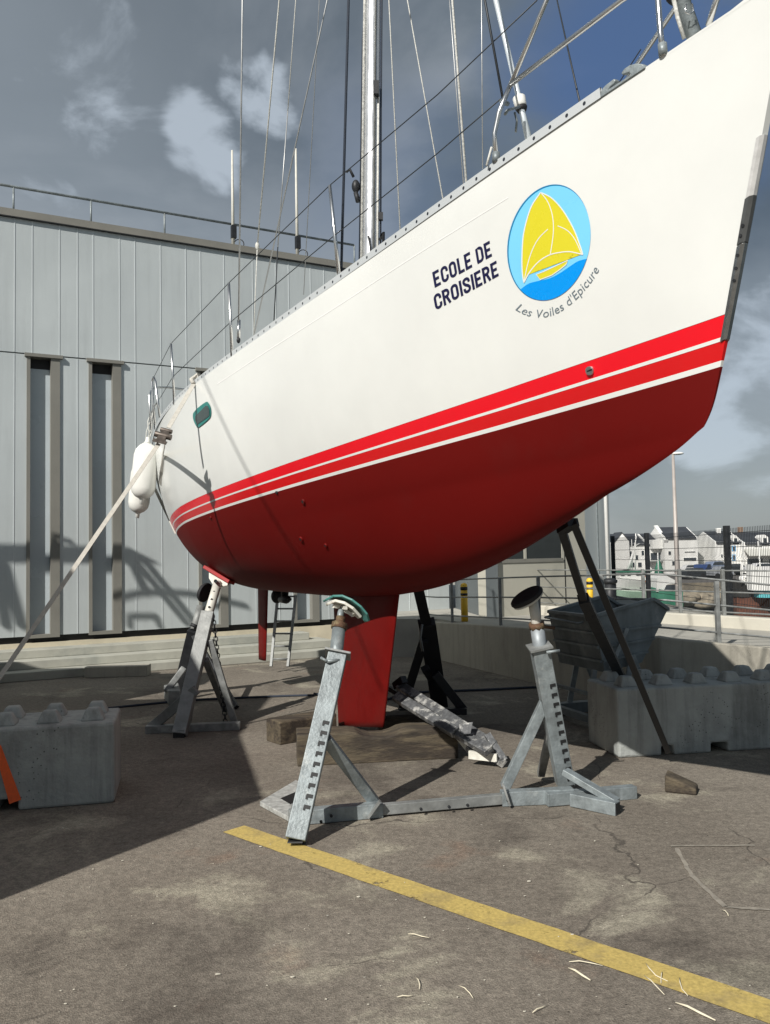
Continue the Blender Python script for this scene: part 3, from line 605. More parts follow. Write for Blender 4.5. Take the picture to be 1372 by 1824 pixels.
# keel, rudder: swept foils
def foil(name, rt, rb, th, parent, m=M_anti, n=18, rows=14, xf=lambda P: P):
    """rt, rb: (leading x, trailing x, z) at root and tip"""
    mb = MB(); vs = []
    for k in range(rows+1):
        t = k/rows; le, te, zl, zt_ = [rt[i]+(rb[i]-rt[i])*t for i in range(4)]; e = 1-.25*max(0, (t-.93)/.07)**2
        for i in range(2*n):
            q = math.pi*i/n; c = (1-math.cos(q))/2 if i <= n else (1-math.cos(2*math.pi-q))/2
            y = th*e*2.6*(.2969*math.sqrt(c)-.126*c-.3516*c*c+.2843*c**3-.1015*c**4)*(1 if i < n else -1)*(1.9-.9*t if name == 'keel' and t < .0 else 1)
            vs.append(xf(BW((le+(te-le)*c, y, zl+(zt_-zl)*c))))
    w = 2*n; mb.add(vs, [(k*w+i, k*w+(i+1) % w, (k+1)*w+(i+1) % w, (k+1)*w+i) for k in range(rows) for i in range(w)], True)
    mb.f += [tuple(rows*w+i for i in range(w))]; mb.sm += [False]; return mb.build(name, m, parent)
foil('keel', (5.18, 3.55, -.40, -.40), (4.62, 3.5, -1.67, -1.80), .155, boat, rows=24)
foil('rudder', (1.22, .72, -.33, -.28), (.93, .58, -1.34, -1.34), .075, boat)
# saildrive propeller
mb = MB(); c = BW((1.75, 0, -.58)); mb.tube([BW((1.95, 0, -.33)), BW((1.9, 0, -.6))], [.06, .035], 10); mb.tube([BW((2.1, 0, -.6)), BW((1.95, 0, -.6)), BW((1.72, 0, -.6))], [.02, .05, .035], 12); dr = mb.build('saildrive', M_dark, boat)
mb = MB()
mb.ball(BW((1.5, -.02, -.56)), .07, .05, .085, 14, 8)
mb.build('propeller', M_dark, dr)
# ---- artwork laid on the topside
def in_poly_mesh(polys, step=12):
    """triangulate 2-D polygons (photo survey coordinates) with a fine lattice so they follow the curved side"""
    bm = bmesh.new()
    for poly in polys:
        vs = [bm.verts.new((x, y, 0)) for x, y in poly]
        try: bm.faces.new(vs)
        except Exception: pass
    bmesh.ops.triangulate(bm, faces=bm.faces[:])
    return lattice(bm, step)
def lattice(bm, step):
    xs = [v.co.x for v in bm.verts]; ys_ = [v.co.y for v in bm.verts]
    for lo_, hi_, ax in ((min(xs), max(xs), 0), (min(ys_), max(ys_), 1)):
        t = math.floor(lo_/step)*step
        while t < hi_:
            co = [0, 0, 0]; co[ax] = t; no = [0, 0, 0]; no[ax] = 1
            bmesh.ops.bisect_plane(bm, geom=bm.verts[:]+bm.edges[:]+bm.faces[:], plane_co=co, plane_no=no); t += step
    v = [(p.co.x, p.co.y) for p in bm.verts]; bm.verts.index_update(); f = [tuple(q.index for q in fc_.verts) for fc_ in bm.faces]; bm.free(); return v, f
def decal(name, polys, m, parent, off=.002, step=12):
    v, f = in_poly_mesh(polys, step); P_, _ = surf(v, off); mb = MB(); mb.add(P_, f); return mb.build(name, m, parent)
def C2(l, ox=740, oy=300, s=2.171): return [(ox+x/s, oy+y/s) for x, y in l]
def smooth_line(pts, n=8):
    pts = [np.array(p, float) for p in pts]; out = []
    for i in range(len(pts)-1):
        p0 = pts[max(i-1, 0)]; p1 = pts[i]; p2 = pts[i+1]; p3 = pts[min(i+2, len(pts)-1)]
        for t in np.linspace(0, 1, n, endpoint=False): out.append(.5*((2*p1)+(-p0+p2)*t+(2*p0-5*p1+4*p2-p3)*t*t+(-p0+3*p1-3*p2+p3)*t**3))
    out.append(pts[-1]); return [tuple(p) for p in out]
def stroke(pts, w, closed=False):
    pts = [np.array(p, float) for p in pts]; n = len(pts); q = []
    for i in range(n):
        a = pts[(i-1) % n] if closed or i > 0 else pts[i]; c = pts[(i+1) % n] if closed or i < n-1 else pts[i]
        d = nrm(c-a); nn = V(-d[1], d[0])*w/2; q.append((pts[i]+nn, pts[i]-nn))
    r = range(n) if closed else range(n-1)
    return [[tuple(q[i][0]), tuple(q[i][1]), tuple(q[(i+1) % n][1]), tuple(q[(i+1) % n][0])] for i in r]
dm = lambda n, c: mat(n, c, .3, 0, .02, 3)
D_sky = dm('vinyl_light_blue', (.20, .62, .93)); D_sea = dm('vinyl_blue', (.0, .30, .86)); D_rim = dm('vinyl_deep_blue', (.01, .20, .42)); D_y = dm('vinyl_yellow', (.70, .63, .03)); D_w = dm('vinyl_white', (.8, .8, .76)); D_n = dm('vinyl_navy', (.012, .012, .055)); D_g = dm('vinyl_grey', (.16, .2, .23))
def ell(k=1., n=72, dx=0, dy=0): return [(519+dx+k*161*math.cos(q), 287+dy-k*(35*math.cos(q)+222*math.sin(q))) for q in np.linspace(0, 2*math.pi, n, endpoint=False)]
emb = decal('emblem', [C2(ell(1.0, dx=-2, dy=-1))], D_rim, hull, .0015)
decal('sky_disc', [C2(ell(.985, dx=1.5, dy=1.5))], D_sky, emb, .0022)
wave = smooth_line([(412, 465), (440, 445), (480, 434), (520, 425), (560, 405), (600, 378), (632, 358), (666, 349)])
E_ = ell(.985, 200, 1.5, 1.5)
arc_ = [p for p in E_ if (p[1] > np.interp(p[0], [w_[0] for w_ in wave], [w_[1] for w_ in wave]))]
arc_ = sorted(arc_, key=lambda p: math.atan2(p[1]-400, p[0]-530))
decal('sea', [C2(wave+arc_)], D_sea, emb, .0030)
sail = smooth_line([(487, 93), (530, 115), (575, 165), (615, 235), (640, 300), (650, 333)])+smooth_line([(650, 333), (600, 322), (560, 325), (520, 335), (480, 360), (445, 400), (422, 442)])+smooth_line([(422, 442), (416, 400), (415, 340), (420, 260), (436, 190), (455, 140), (487, 93)])
sail2 = [p for i, p in enumerate(sail) if i == 0 or (abs(p[0]-sail[i-1][0])+abs(p[1]-sail[i-1][1])) > .5][:-1]
decal('sail', [C2(sail2)], D_y, emb, .0036)
tub = [(470, 410), (500, 398), (592, 355), (585, 372), (560, 392), (530, 413), (485, 430)]
decal('sail', [C2(tub)], D_y, emb, .0036)
lines = stroke(C2(sail2), 1.9, True)+stroke(C2(tub), 1.5, True)
for ln in ([(487, 93), (515, 130), (533, 185), (536, 250), (524, 335)], [(515, 235), (480, 270), (455, 315), (437, 370), (422, 442)], [(553, 222), (590, 240), (620, 275), (645, 330)]):
    lines += stroke(C2(smooth_line(ln)), 1.5)
decal('outline', lines, D_w, emb, .0044, 40)
# lettering: condensed block capitals from strokes
def arcp(cx, cy, rx, ry, a0, a1, n=8): return [(cx+rx*math.cos(math.radians(a)), cy+ry*math.sin(math.radians(a))) for a in np.linspace(a0, a1, n)]
W0 = .17
GL = {'E': ([[(.1, 0), (.1, 1)], [(.03, .915), (.5, .915)], [(.03, .085), (.5, .085)], [(.1, .5), (.44, .5)]], .56),
      'L': ([[(.1, 0), (.1, 1)], [(.03, .085), (.48, .085)]], .52), 'I': ([[(.1, 0), (.1, 1)]], .22),
      'O': ([arcp(.29, .74, .19, .175, 0, 180)+arcp(.29, .26, .19, .175, 180, 360)+[(.48, .74)]], .62),
      'C': ([[(.48, .62), (.48, .74)]+arcp(.29, .74, .19, .175, 0, 180)+arcp(.29, .26, .19, .175, 180, 360)+[(.48, .38)]], .6),
      'D': ([[(.1, .085), (.1, .915), (.28, .915)]+arcp(.28, .72, .2, .195, 90, 0, 6)+arcp(.28, .28, .2, .195, 0, -90, 6)+[(.03, .085)]], .62),
      'S': ([[(.47, .66), (.47, .76)]+arcp(.28, .76, .19, .155, 0, 180)+[(.11, .68), (.2, .56), (.38, .44), (.47, .33), (.47, .24)]+arcp(.28, .24, .19, .155, 0, -180)+[(.09, .34)]], .6),
      'R': ([[(.1, 0), (.1, 1)], [(.03, .915), (.26, .915)]+arcp(.28, .71, .19, .205, 90, -90, 8)+[(.05, .505)], [(.3, .5), (.5, 0)]], .6), ' ': ([], .26)}
def words(txt):
    x = 0; out = []
    for ch in txt:
        st_, w = GL[ch]
        for s_ in st_: out += stroke([(x+a, b_) for a, b_ in s_], W0)
        x += w+.035
    return out, x
def quadmap(polys, wd, tl, bl, trr, brr):
    tl, bl, trr, brr = map(np.array, (tl, bl, trr, brr))
    f = lambda x, y: tuple((bl*(1-x/wd)+brr*x/wd)*(1-y)+(tl*(1-x/wd)+trr*x/wd)*y)
    return [[f(*p) for p in q_] for q_ in polys]
for txt, q_ in (('ECOLE DE', ((770, 485.4), (774.8, 512.5), (872.5, 428.5), (877, 456))), ('CROISIERE', ((771.5, 526.5), (776.5, 553), (884.5, 464), (889, 491)))):
    pl_, wd = words(txt); decal('lettering', quadmap(pl_, wd-.1, *q_), D_n, hull, .0022, 60)
# curved serif line under the emblem
tcv = bpy.data.curves.new('script', 'FONT'); tcv.body = "Les Voiles d'Epicure"; tcv.size = 21; tcv.shear = .22; tcv.offset = -.05; tcv.resolution_u = 3
to = bpy.data.objects.new('script', tcv); COL.objects.link(to); bpy.context.view_layer.update(); me = bpy.data.meshes.new_from_object(to.evaluated_get(bpy.context.evaluated_depsgraph_get()))
bpy.data.objects.remove(to)
path = np.array(smooth_line([(917, 551), (935, 560.5), (955, 565.5), (975, 564.5), (994, 558), (1012, 546.5), (1030, 531), (1048, 511), (1062, 492), (1069, 480)], 12))
sl = np.concatenate([[0], np.cumsum(np.linalg.norm(np.diff(path, axis=0), axis=1))]); bm = bmesh.new(); bm.from_mesh(me)
xm_ = max(v.co.x for v in bm.verts)
for v in bm.verts:
    s_ = v.co.x/xm_*sl[-1]; x = np.interp(s_, sl, path[:, 0]); y = np.interp(s_, sl, path[:, 1]); x2 = np.interp(min(s_+3, sl[-1]), sl, path[:, 0]); y2 = np.interp(min(s_+3, sl[-1]), sl, path[:, 1])
    s0_ = max(s_-3, 0); d = nrm((x2-np.interp(s0_, sl, path[:, 0]), y2-np.interp(s0_, sl, path[:, 1]))); n_ = V(d[1], -d[0]); v.co = (x+n_[0]*v.co.y, y+n_[1]*v.co.y, 0)
v_, f_ = lattice(bm, 60); P_, _ = surf(v_, .0022); mb = MB(); mb.add(P_, f_); mb.build('lettering', D_g, hull)
# ridge highlight painted as a white stroke, portlight, outlets
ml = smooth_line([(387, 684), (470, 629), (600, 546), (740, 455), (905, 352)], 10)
decal('ridge_highlight', stroke(ml, 1.8), mat('highlight_white', (.88, .88, .86), .2, 0, .02, 3), hull, .0012, 40)
pw = [(345.5, 736.2), (352.8, 727.5), (368.5, 715.9), (373.5, 718.7), (376.8, 727.5), (376.8, 739.5), (372.4, 747.2), (355, 761.4), (351.7, 759.8), (347.3, 751.5), (345.1, 742.8)]
po = decal('portlight', [smooth_line(pw+[pw[0]], 3)[:-1]], mat('teal_seal', (.02, .20, .18), .35, 0, .05, 8), hull, .008, 8)
c0 = np.mean(pw, 0); decal('pane', [[(180+x/4.573, 640+y/4.573) for x, y in ((779, 462), (862, 378), (880, 380), (893, 410), (893, 455), (878, 472), (796, 528), (784, 515), (776, 490))]], mat('smoked_glass', (.04, .06, .06), .08, 0, .05, 8), po, .012, 8)
for px, py, r, m in ((1052, 660, .021, M_steel), (494, 877, .012, M_dark), (541, 893, .02, M_anti), (537, 960, .022, M_anti), (581, 971, .016, M_anti), (376, 922, .014, M_anti)):
    P_, a_ = surf([(px, py)], 0); n_ = hn(a_[:, 0], a_[:, 1])[0]; mb = MB(); mb.tube([P_[0]-n_*.01, P_[0]+n_*.012], r, 16); o = mb.build('through_hull', m, hull)
    mb = MB()
    if m is M_steel: mb.beam(P_[0]+n_*.012-f2*.02, P_[0]+n_*.012+f2*.02, .007, .006, n_)
    else: mb.tube([P_[0]+n_*.0121, P_[0]+n_*.0125], r*.6, 12)
    mb.build('outlet', M_dark, o)
# stem guard: three wrapped plates
def stem_guard(py0, py1, m, wd, th, name='stem_guard'):
    """py: heights given by the survey row of the stem"""
    zs = np.linspace(0, 1, 200); st_ = hpt(np.ones(200), zs); pp_ = proj(BW(st_)); o = np.argsort(pp_[:, 1])
    w0, w1 = np.interp([py0, py1], pp_[o, 1], zs[o]); mb = MB(); vs = []; k = 12
    for i in range(k+1):
        w = w0+(w1-w0)*i/k
        ring = []
        for sd in (1, -1):
            us = [1-wd/LB, 1-wd*.5/LB, 1-.004/LB]; us = us if sd == 1 else us[::-1]
            for u in us: p = hpt(u, w); ring.append(BW((p[0], (p[1]+th)*sd, p[2])))
            if sd == 1: p = hpt(1., w); ring.append(BW((p[0]+th, .008, p[2]))); ring.append(BW((p[0]+th, -.008, p[2])))
        vs += ring
    m_ = 8; mb.add(vs, [(i*m_+j, i*m_+j+1, (i+1)*m_+j+1, (i+1)*m_+j) for i in range(k) for j in range(m_-1)]+[tuple(range(m_)), tuple(k*m_+j for j in range(m_))]); return mb.build(name, m, hull)
stem_guard(240, 350, mat('worn_white_plate', (.55, .55, .54), .4, .1, .2, 14), .018, .006); g_ = stem_guard(348, 431, mat('dark_plate', (.10, .105, .105), .4, .4, .2, 10), .02, .007); stem_guard(434, 604, mat('polished_plate', (.32, .33, .33), .22, .9, .25, 9), .018, .008)
mb = MB()
for py in (402, 420, 455, 478, 500):
    P_, a_ = surf([({402: 1325, 420: 1321, 455: 1316, 478: 1313, 500: 1310}[py], py)], .006); n_ = hn(a_[:, 0], a_[:, 1])[0]; mb.tube([P_[0], P_[0]+n_*.004], .007, 10)
mb.build('screw', M_dark, g_)
# ---- deck gear
def sheer(px):
    """world point on the starboard deck edge"""
    us = np.linspace(0, 1, 400); q_ = proj(BW(hpt(us, 0*us))); o = np.argsort(q_[:, 0]); u = np.interp(px, q_[o, 0], us[o]); return BW(hpt(u, 0.)), u
def raise_to(base, tpx, tpy): return A(tpx, tpy, base[1])
def bar(name, pts, r, m, parent=boat, n=8): mb = MB(); mb.tube(pts, r, n); return mb.build(name, m, parent)
deckp = {}
for bpx, bpy_, tx, ty in ((604, 490, 587.5, 330), (413.5, 630, 407.5, 504), (311, 717, 304.5, 612)):
    b0, u = sheer(bpx); b0 = A(bpx, bpy_, b0[1]-.0+.03); t_ = raise_to(b0, tx, ty); bar('stanchion', [b0-V(0, 0, .02), b0+(t_-b0)*.45, t_], [.0135, .0125, .011], M_steel); deckp[tx] = t_
# port side stanchions mirror the starboard ones
for x in (1.6, 3.2, 5.0, 6.6):
    p = hpt(x/LB, 0.); bar('stanchion', [BW((x, -p[1]+.05, p[2])), BW((x, -p[1]+.05, p[2]+.6))], .0125, M_steel)
pul = [(x, -float(hB(x/LB))+.05, float(hF(x/LB))) for x in (1.0, 3.2, 5.0, 6.6, 7.9)]
for h in (.6, .3): bar('lifeline', [BW((x, y, z+h)) for x, y, z in pul], .003, M_wired)
Yp = sheer(884)[0][1]; Y1 = deckp[587.5][1]; Y2 = deckp[407.5][1]; Y3 = deckp[304.5][1]
bar('lifeline', [A(274, 672, Y3+1.6), deckp[304.5], deckp[407.5], deckp[587.5], A(780, 168, (Y1*1.2+Yp*1.6)/2.8), A(957, 0, Yp-.15)], .0032, M_wired)
bar('lifeline', [A(284, 711, Y3+1.4), A(308, 671, Y3), A(410.5, 574, Y2), A(595, 420, Y1), A(780, 272.6, (Y1*1.2+Yp*1.6)/2.8), A(892, 176, Yp)], .0032, M_wired)
# pulpit (bow) and pushpit (stern)
pp = MB(); J = A(909.5, 151, Yp-.05); b0 = A(884, 287, Yp)
pp.tube([b0-V(0, 0, .01), A(881, 238, Yp), A(889, 200, Yp-.02), J], .0125, 10)
pp.tube([J, A(974, 0, Yp-.15), A(1010, -85, Yp-.25)], .0125, 10); t0 = A(1010, -85, Yp-.25)
t1 = A(1330, -140, Yp-.85); pp.tube([J, A(1108, 0, Yp-.5), A(1330, -140, Yp-.85)], .0125, 10); pp.tube([t0, A(1180, -190, Yp-.6), t1-V(0, -.1, -.1), t1], .0125, 10)
b1, _ = sheer(1181); pp.tube([A(1182, 100, b1[1]), A(1177, 60, b1[1]), A(1172.6, 0, b1[1]), A(1165, -110, b1[1]+.05)], .0125, 10)
pp.tube([A(1262, 46, 3.35), A(1275, 5, 3.3), A(1300, -60, 3.25)], .0125, 10)
for a_, b_ in ((LB-.9, LB-.1), ): 
    z = float(hF(.9)); pp.tube([BW((LB-1.7, -.45, z)), BW((LB-1.55, -.47, z+.6)), BW((LB-.6, -.25, z+.66)), t1], .0125, 10)
pp.build('pulpit', M_steel, boat)
mb = MB(); mb.tube([A(884, 289, Yp), A(884, 272, Yp)], .02, 12); mb.tube([A(1182, 99, b1[1]), A(1180, 78, b1[1])], .019, 12); mb.build('stanchion_socket', M_galv, boat)
ps = MB(); Ys = Y3+1.2
ps.tube([A(286, 748, Ys), A(281, 715, Ys), A(277, 680, Ys+.05), A(274, 672, Ys+.1), A(271, 680, Ys+.1), A(273, 720, Ys+.1), A(277, 765, Ys+.1)], .014, 8)
ps.tube([A(270, 772, Ys+.6), A(267, 730, Ys+.6), A(266, 705, Ys+.6), A(269, 697, Ys+.65), A(276, 690, Ys+.9), A(300, 690, Ys+1.4), BW((.3, -1.0, 2.0)), BW((.3, -1.05, 1.5))], .014, 8)
ps.tube([A(281, 715, Ys), A(270, 735, Ys+.5)], .01, 8)
ps.build('pushpit', M_steel, boat)
# mast
mbse = A(661, 470, 6.75); mtop = A(665.5, 0, 6.75); md = mtop-mbse; mbase = mbse-md*.35; mtip = mbse+md*4.1
mast = bar('mast', [mbase, mbse, mtip], [.066, .066, .05], mat('mast_alu', (.78, .79, .8), .3, .75, .06, 6), boat, 24)
fd = nrm(md); rt_ = -nrm(np.cross(fd, V(0, 1, 0)))
def on_mast(k, dx, dy=-.0): return mbse+md*k+rt_*dx+V(0, dy, 0)
bar('halyard', [on_mast(-.2, -.078, -.02), on_mast(1., -.073, -.02), on_mast(3.5, -.06, -.02)], .011, mat('flecked_rope', (.5, .5, .47), .8, 0, .45, 60), mast, 8)
bar('halyard', [on_mast(-.2, -.098, 0), on_mast(.85, -.088, 0), on_mast(.9, -.08, 0)], .006, M_roped, mast, 6)
bar('mast_track', [on_mast(-.2, .02, -.066), on_mast(4, .02, -.052)], .009, M_galv2, mast, 6)
bar('halyard', [on_mast(-.2, .055, -.045), on_mast(.65, .05, -.045)], .007, M_rope, mast, 6)
bar('halyard', [on_mast(-.2, .08, -.02), on_mast(.6, .07, -.02), on_mast(3.5, .06, -.02)], .0075, M_roped, mast, 6)
mb = MB(); mb.box(on_mast(.64, .03, -.08), rt_*.022, V(0, .03, 0), fd*.055); mb.build('cleat', M_dark, mast)
mb = MB(); p = on_mast(.29, -.13); mb.ball(p, .035, .035, .055); mb.tube([p+fd*.08-rt_*.02, p+fd*.14-rt_*.05, p+fd*.12-rt_*.08], .012, 6); mb.tube([p-fd*.05, p-fd*.13+rt_*.02], .02, 8); mb.build('winch', M_dark, mast)
mb = MB(); mb.tube([on_mast(.08, .07, -.05), on_mast(.11, .1, -.05), on_mast(.0, .1, -.05), on_mast(-.05, .08, -.05)], .012, 6); mb.box(on_mast(.17, .075, -.04), rt_*.02, V(0, .02, 0), fd*.03); mb.build('cleat', M_dark, mast)
mb = MB(); mb.tube([on_mast(.09, -.02, -.08), on_mast(.05, -.005, -.08), on_mast(.0, .005, -.08)], .008, 6); mb.build('cleat', M_dark, mast)
# spreaders and standing rigging (top ends run to the mast above the frame)
for k in (1.7, 2.9):
    for sd in (1, -1): p = on_mast(k, 0); bar('spreader', [p, p+s2*sd*(.95-.12*k)-f2*.18], [.03, .018], M_alu, mast, 10)
def wire(name, p0, p1, Y0_, Y1_, r, m, ext=2.2, kind=None):
    a_ = A(*p0, Y0_); b_ = A(*p1, Y1_); return bar(name, [a_, b_, a_+(b_-a_)*ext], r, m, mast, 6)
ysh = lambda px: sheer(px)[0][1]
wire('shroud', (425, 600), (432, 0), ysh(425)+.05, ysh(425)-.1, .007, M_wire, 1.9); a_ = A(425, 606, ysh(425)+.05); bar('turnbuckle', [a_, A(425.6, 570, a_[1])], .014, M_steel, mast)
mb = MB(); mb.ball(A(425, 606, ysh(425)+.03), .016, .016, .025); mb.build('shackle', M_dark, mast)
wire('topping_lift', (452, 600), (458.5, 438), 8.2, 8.2, .005, M_rope, 1.0); wire('topping_lift', (458.5, 438), (497.5, 0), 8.2, 7.6, .007, M_rope, 2.0)
mb = MB(); mb.ball(A(458.5, 438, 8.2), .022, .022, .04); mb.build('shackle', M_rope, mast)
wire('topping_lift', (488, 574), (495, 440), 8.6, 8.5, .006, M_wired, 1); wire('topping_lift', (495, 440), (512.7, 198), 8.5, 8.3, .006, M_wire, 1); wire('topping_lift', (512.7, 198), (527, 0), 8.3, 8.2, .005, M_rope, 2)
wire('shroud', (452, 600), (583, 0), 7.9, 7.3, .0065, M_wire, 1.8)
wire('backstay', (541, 525), (569, 0), 8.7, 8.0, .004, M_wire, 1.9)
wire('runner', (608, 486), (621, 0), ysh(608)+.12, 5.6, .009, M_roped, 1.8); mb = MB(); mb.ball(A(608, 483, ysh(608)+.1), .02, .02, .03); mb.build('shackle', M_dark, mast)
wire('shroud', (713, 412), (693, 0), 6.6, 6.7, .005, M_rope, 1.7)
wire('shroud', (789.5, 356), (726, 0), 5.8, 6.4, .0045, M_rope, 1.6)
wire('genoa_halyard', (826, 330), (801, 0), 5.2, 5.6, .0035, M_wire, 2); wire('genoa_halyard', (831, 330), (806, 0), 5.2, 5.6, .008, MATS['flecked_rope'], 2)
wire('shroud', (860, 300), (858, 0), 5.0, 5.2, .0035, M_wire, 2)
wire('lazy_line', (896, 176), (864, 0), Yp, Yp+.1, .0065, M_wired, 2)
wire('lazy_line', (1033, 182), (997, 20), 4.2, 5.5, .005, M_wired, 1.6)
# stowed pole beside the pulpit with its collar
a_ = A(943, 252, Yp+.35); b_ = A(883.5, 0, Yp+.55); pole = bar('furler_tube', [a_, a_+(b_-a_)*.27, b_, a_+(b_-a_)*3], [.02, .015, .0155, .013], mat('pole_paint', (.62, .68, .72), .35, .2, .05, 6), boat, 14)
c = a_+(b_-a_)*.26; dd_ = nrm(b_-a_); mb = MB(); mb.tube([c-dd_*.03, c-dd_*.02, c+dd_*.035, c+dd_*.045], [.022, .033, .036, .02], 16); mb.build('collar', M_fend, pole)
mb = MB(); mb.tube([c-dd_*.05, c-dd_*.03], [.026, .034], 16); mb.build('collar', M_blk, pole)
mb = MB(); mb.tube([A(925, 190, Yp+.3), A(905, 196, Yp+.1), A(900, 203, Yp+.05)], .008, 6); mb.tube([A(917, 200, Yp+.2), A(921, 215, Yp+.2), A(919, 235, Yp+.2)], .006, 6); mb.tube([A(905, 185, Yp+.05), A(893, 180, Yp)], .012, 6); mb.build('lashing', M_galv, pole)
bar('lashing', [A(876, 262, Yp+.02), A(867, 295, Yp+.02)], .006, M_rope, boat, 6)
# forestay furling drum at the bow
Yf = 3.55; a_ = A(1240, 72, Yf); b_ = A(1208, -20, Yf+.1); fo = bar('furling_drum', [a_, a_+(b_-a_)*.75, a_+(b_-a_)*.76, a_+(b_-a_)*1.1], [.033, .033, .042, .042], M_galv, boat, 20)
mb = MB(); c = a_+(b_-a_)*.95; mb.ball(c+V(.0, .02, .0), .055, .04, .05); mb.build('shackle', M_blk, fo)
mb = MB(); c = A(1228, 15, Yf-.05); mb.tube([c+V(-.012, 0, .02), c+V(-.018, 0, -.015), c+V(0, 0, -.025), c+V(.018, 0, -.012), c+V(.014, 0, .02)], .004, 8); mb.build('shackle', M_steel, fo)
bar('furling_line', [A(1219, 68, Yf), A(1207, 30, Yf), A(1197, -20, Yf+.05)], .009, MATS['flecked_rope'], fo, 8)
fo2 = bar('forestay', [a_+(b_-a_)*1.0, a_+(b_-a_)*3.2], .016, M_alu, boat, 12)
# fairlead: two horns over the rail end
yf = (sheer(1066)[0][1]+sheer(1149)[0][1])/2
def rail_pt(px, py):
    a0_, _ = sheer(1066); a1_, _ = sheer(1149); d_ = (a1_-a0_); k = (px-1066)/(1149-1066); return A(px, py, a0_[1]+d_[1]*k-.008)
fl = MB(); fl.prism([rail_pt(*p) for p in ((1066, 176), (1148, 121), (1148, 117), (1067, 170))], V(.03, .012, 0)); flb = fl.build('fairlead', M_galv, boat, bevel=.002)
for q_ in ([(1065, 175), (1067, 165), (1072, 156), (1079, 149), (1087, 143), (1092, 139), (1095, 142), (1091, 149), (1085, 154), (1081, 160), (1079, 167)], [(1120, 139), (1122, 133), (1119, 128), (1113, 130), (1106, 132.5), (1105, 129), (1111, 121), (1120, 115), (1131, 112), (1142, 113), (1149, 117), (1148, 121), (1134, 131)]):
    fl = MB(); fl.prism([rail_pt(*p)+V(.004, .002, 0) for p in q_], V(.024, .01, 0)); fl.build('horn', M_galv, flb, bevel=.005)
# ================================================================ STANDS, BLOCKS, SKIP
def slot_post(p0, p1, w, nslots, k0, k1, parent, m=M_galv, side=None, name='post'):
    """square tube with a row of dark slots on its camera-side face"""
    mb = MB(); p0 = np.asarray(p0); p1 = np.asarray(p1); up = V(0, -1, .2); mb.beam(p0, p1, w, w*.9, up); o = mb.build(name, m, parent, bevel=.005)
    d = nrm(p1-p0); sd = nrm(np.cross(d, up)); u = np.cross(sd, d); mb = MB()
    for i in range(nslots):
        c = p0+(p1-p0)*(k0+(k1-k0)*i/(nslots-1))+u*(w*.45+.001)*1+sd*(side or 0)*w
        mb.box(c, sd*w*.16, d*.010, u*.003); mb.box(c-sd*w*.12-d*.009, sd*w*.05, d*.012, u*.0032)
    if nslots: mb.build('slot', M_black, o)
    return o
def pad(name, c, ax, ay, th, m, parent):
    """oval pad: ax, ay half axes"""
    n = nrm(np.cross(ax, ay)); mb = MB(); ring = [(1.0, 0), (1.03, .3), (1.0, .7), (.9, 1.)]; vs = []; k = 28
    for r, h in ring:
        for i in range(k): q = 2*math.pi*i/k; vs.append(c+ax*r*math.cos(q)+ay*r*math.sin(q)+n*th*h)
    mb.add(vs, [(j*k+i, j*k+(i+1) % k, (j+1)*k+(i+1) % k, (j+1)*k+i) for j in range(3) for i in range(k)], True)
    mb.f += [tuple(range(k))[::-1], tuple(3*k+i for i in range(k))]; mb.sm += [False, False]; return mb.build(name, m, parent)
# --- front cradle: two props on one base
cr = thing('boat_cradle', 'galvanised steel boat cradle with two slotted props, nearest the camera in front of the keel', 'boat cradle', G(780, 1450))
pf = G(527, 1506); pt_ = A(602, 1165, 5.25)
post = slot_post(pf+V(0, 0, .03), pt_, .115, 9, .16, .60, cr, side=.22)
mb = MB(); dpo = nrm(pt_-pf); mb.box(pf+V(0, 0, .03)-dpo*.001, V(.042, 0, 0), V(0, .04, 0), dpo*.004); mb.build('open_end', M_black, post)
e0 = A(604, 1118, 5.36); mb = MB(); mb.tube([pt_-dpo*.1, e0], .042, 16); mb.build('inner_tube', M_galv, cr)
mb = MB(); mb.beam(pt_-dpo*.006, pt_+dpo*.006, .16, .15, V(0, -1, .2)); mb.build('collar', M_galv2, post)
mb = MB(); pp0 = A(583, 1178, 5.15); mb.tube([pp0, pp0+V(.09, .05, 0)], .011, 8); mb.tube([pp0+V(.0, 0, 0), pp0+V(-.04, .02, .02)], .009, 8); mb.build('pin', M_galv, post)
e1 = A(606, 1104, 5.38); mb = MB(); mb.tube([e0-dpo*.01, e0+dpo*.028], .052, 8); mb.tube([e0+dpo*.02, e1+dpo*.02], .03, 10); mb.build('jack_nut', M_rust, cr)
e2 = A(609, 1082, 5.42); mb = MB(); mb.tube([e1-dpo*.02, e2], .022, 12)
pa = A(578, 1067, 5.45); pb = A(653, 1104, 5.40); pc = (pa+pb)/2; axx = (pb-pa)/2; bw_ = nrm(np.cross(axx, V(0, .35, -1)))
ayy = nrm(V(-.15, 1, .05)); 
mb.build('jack_screw', M_galv, cr)
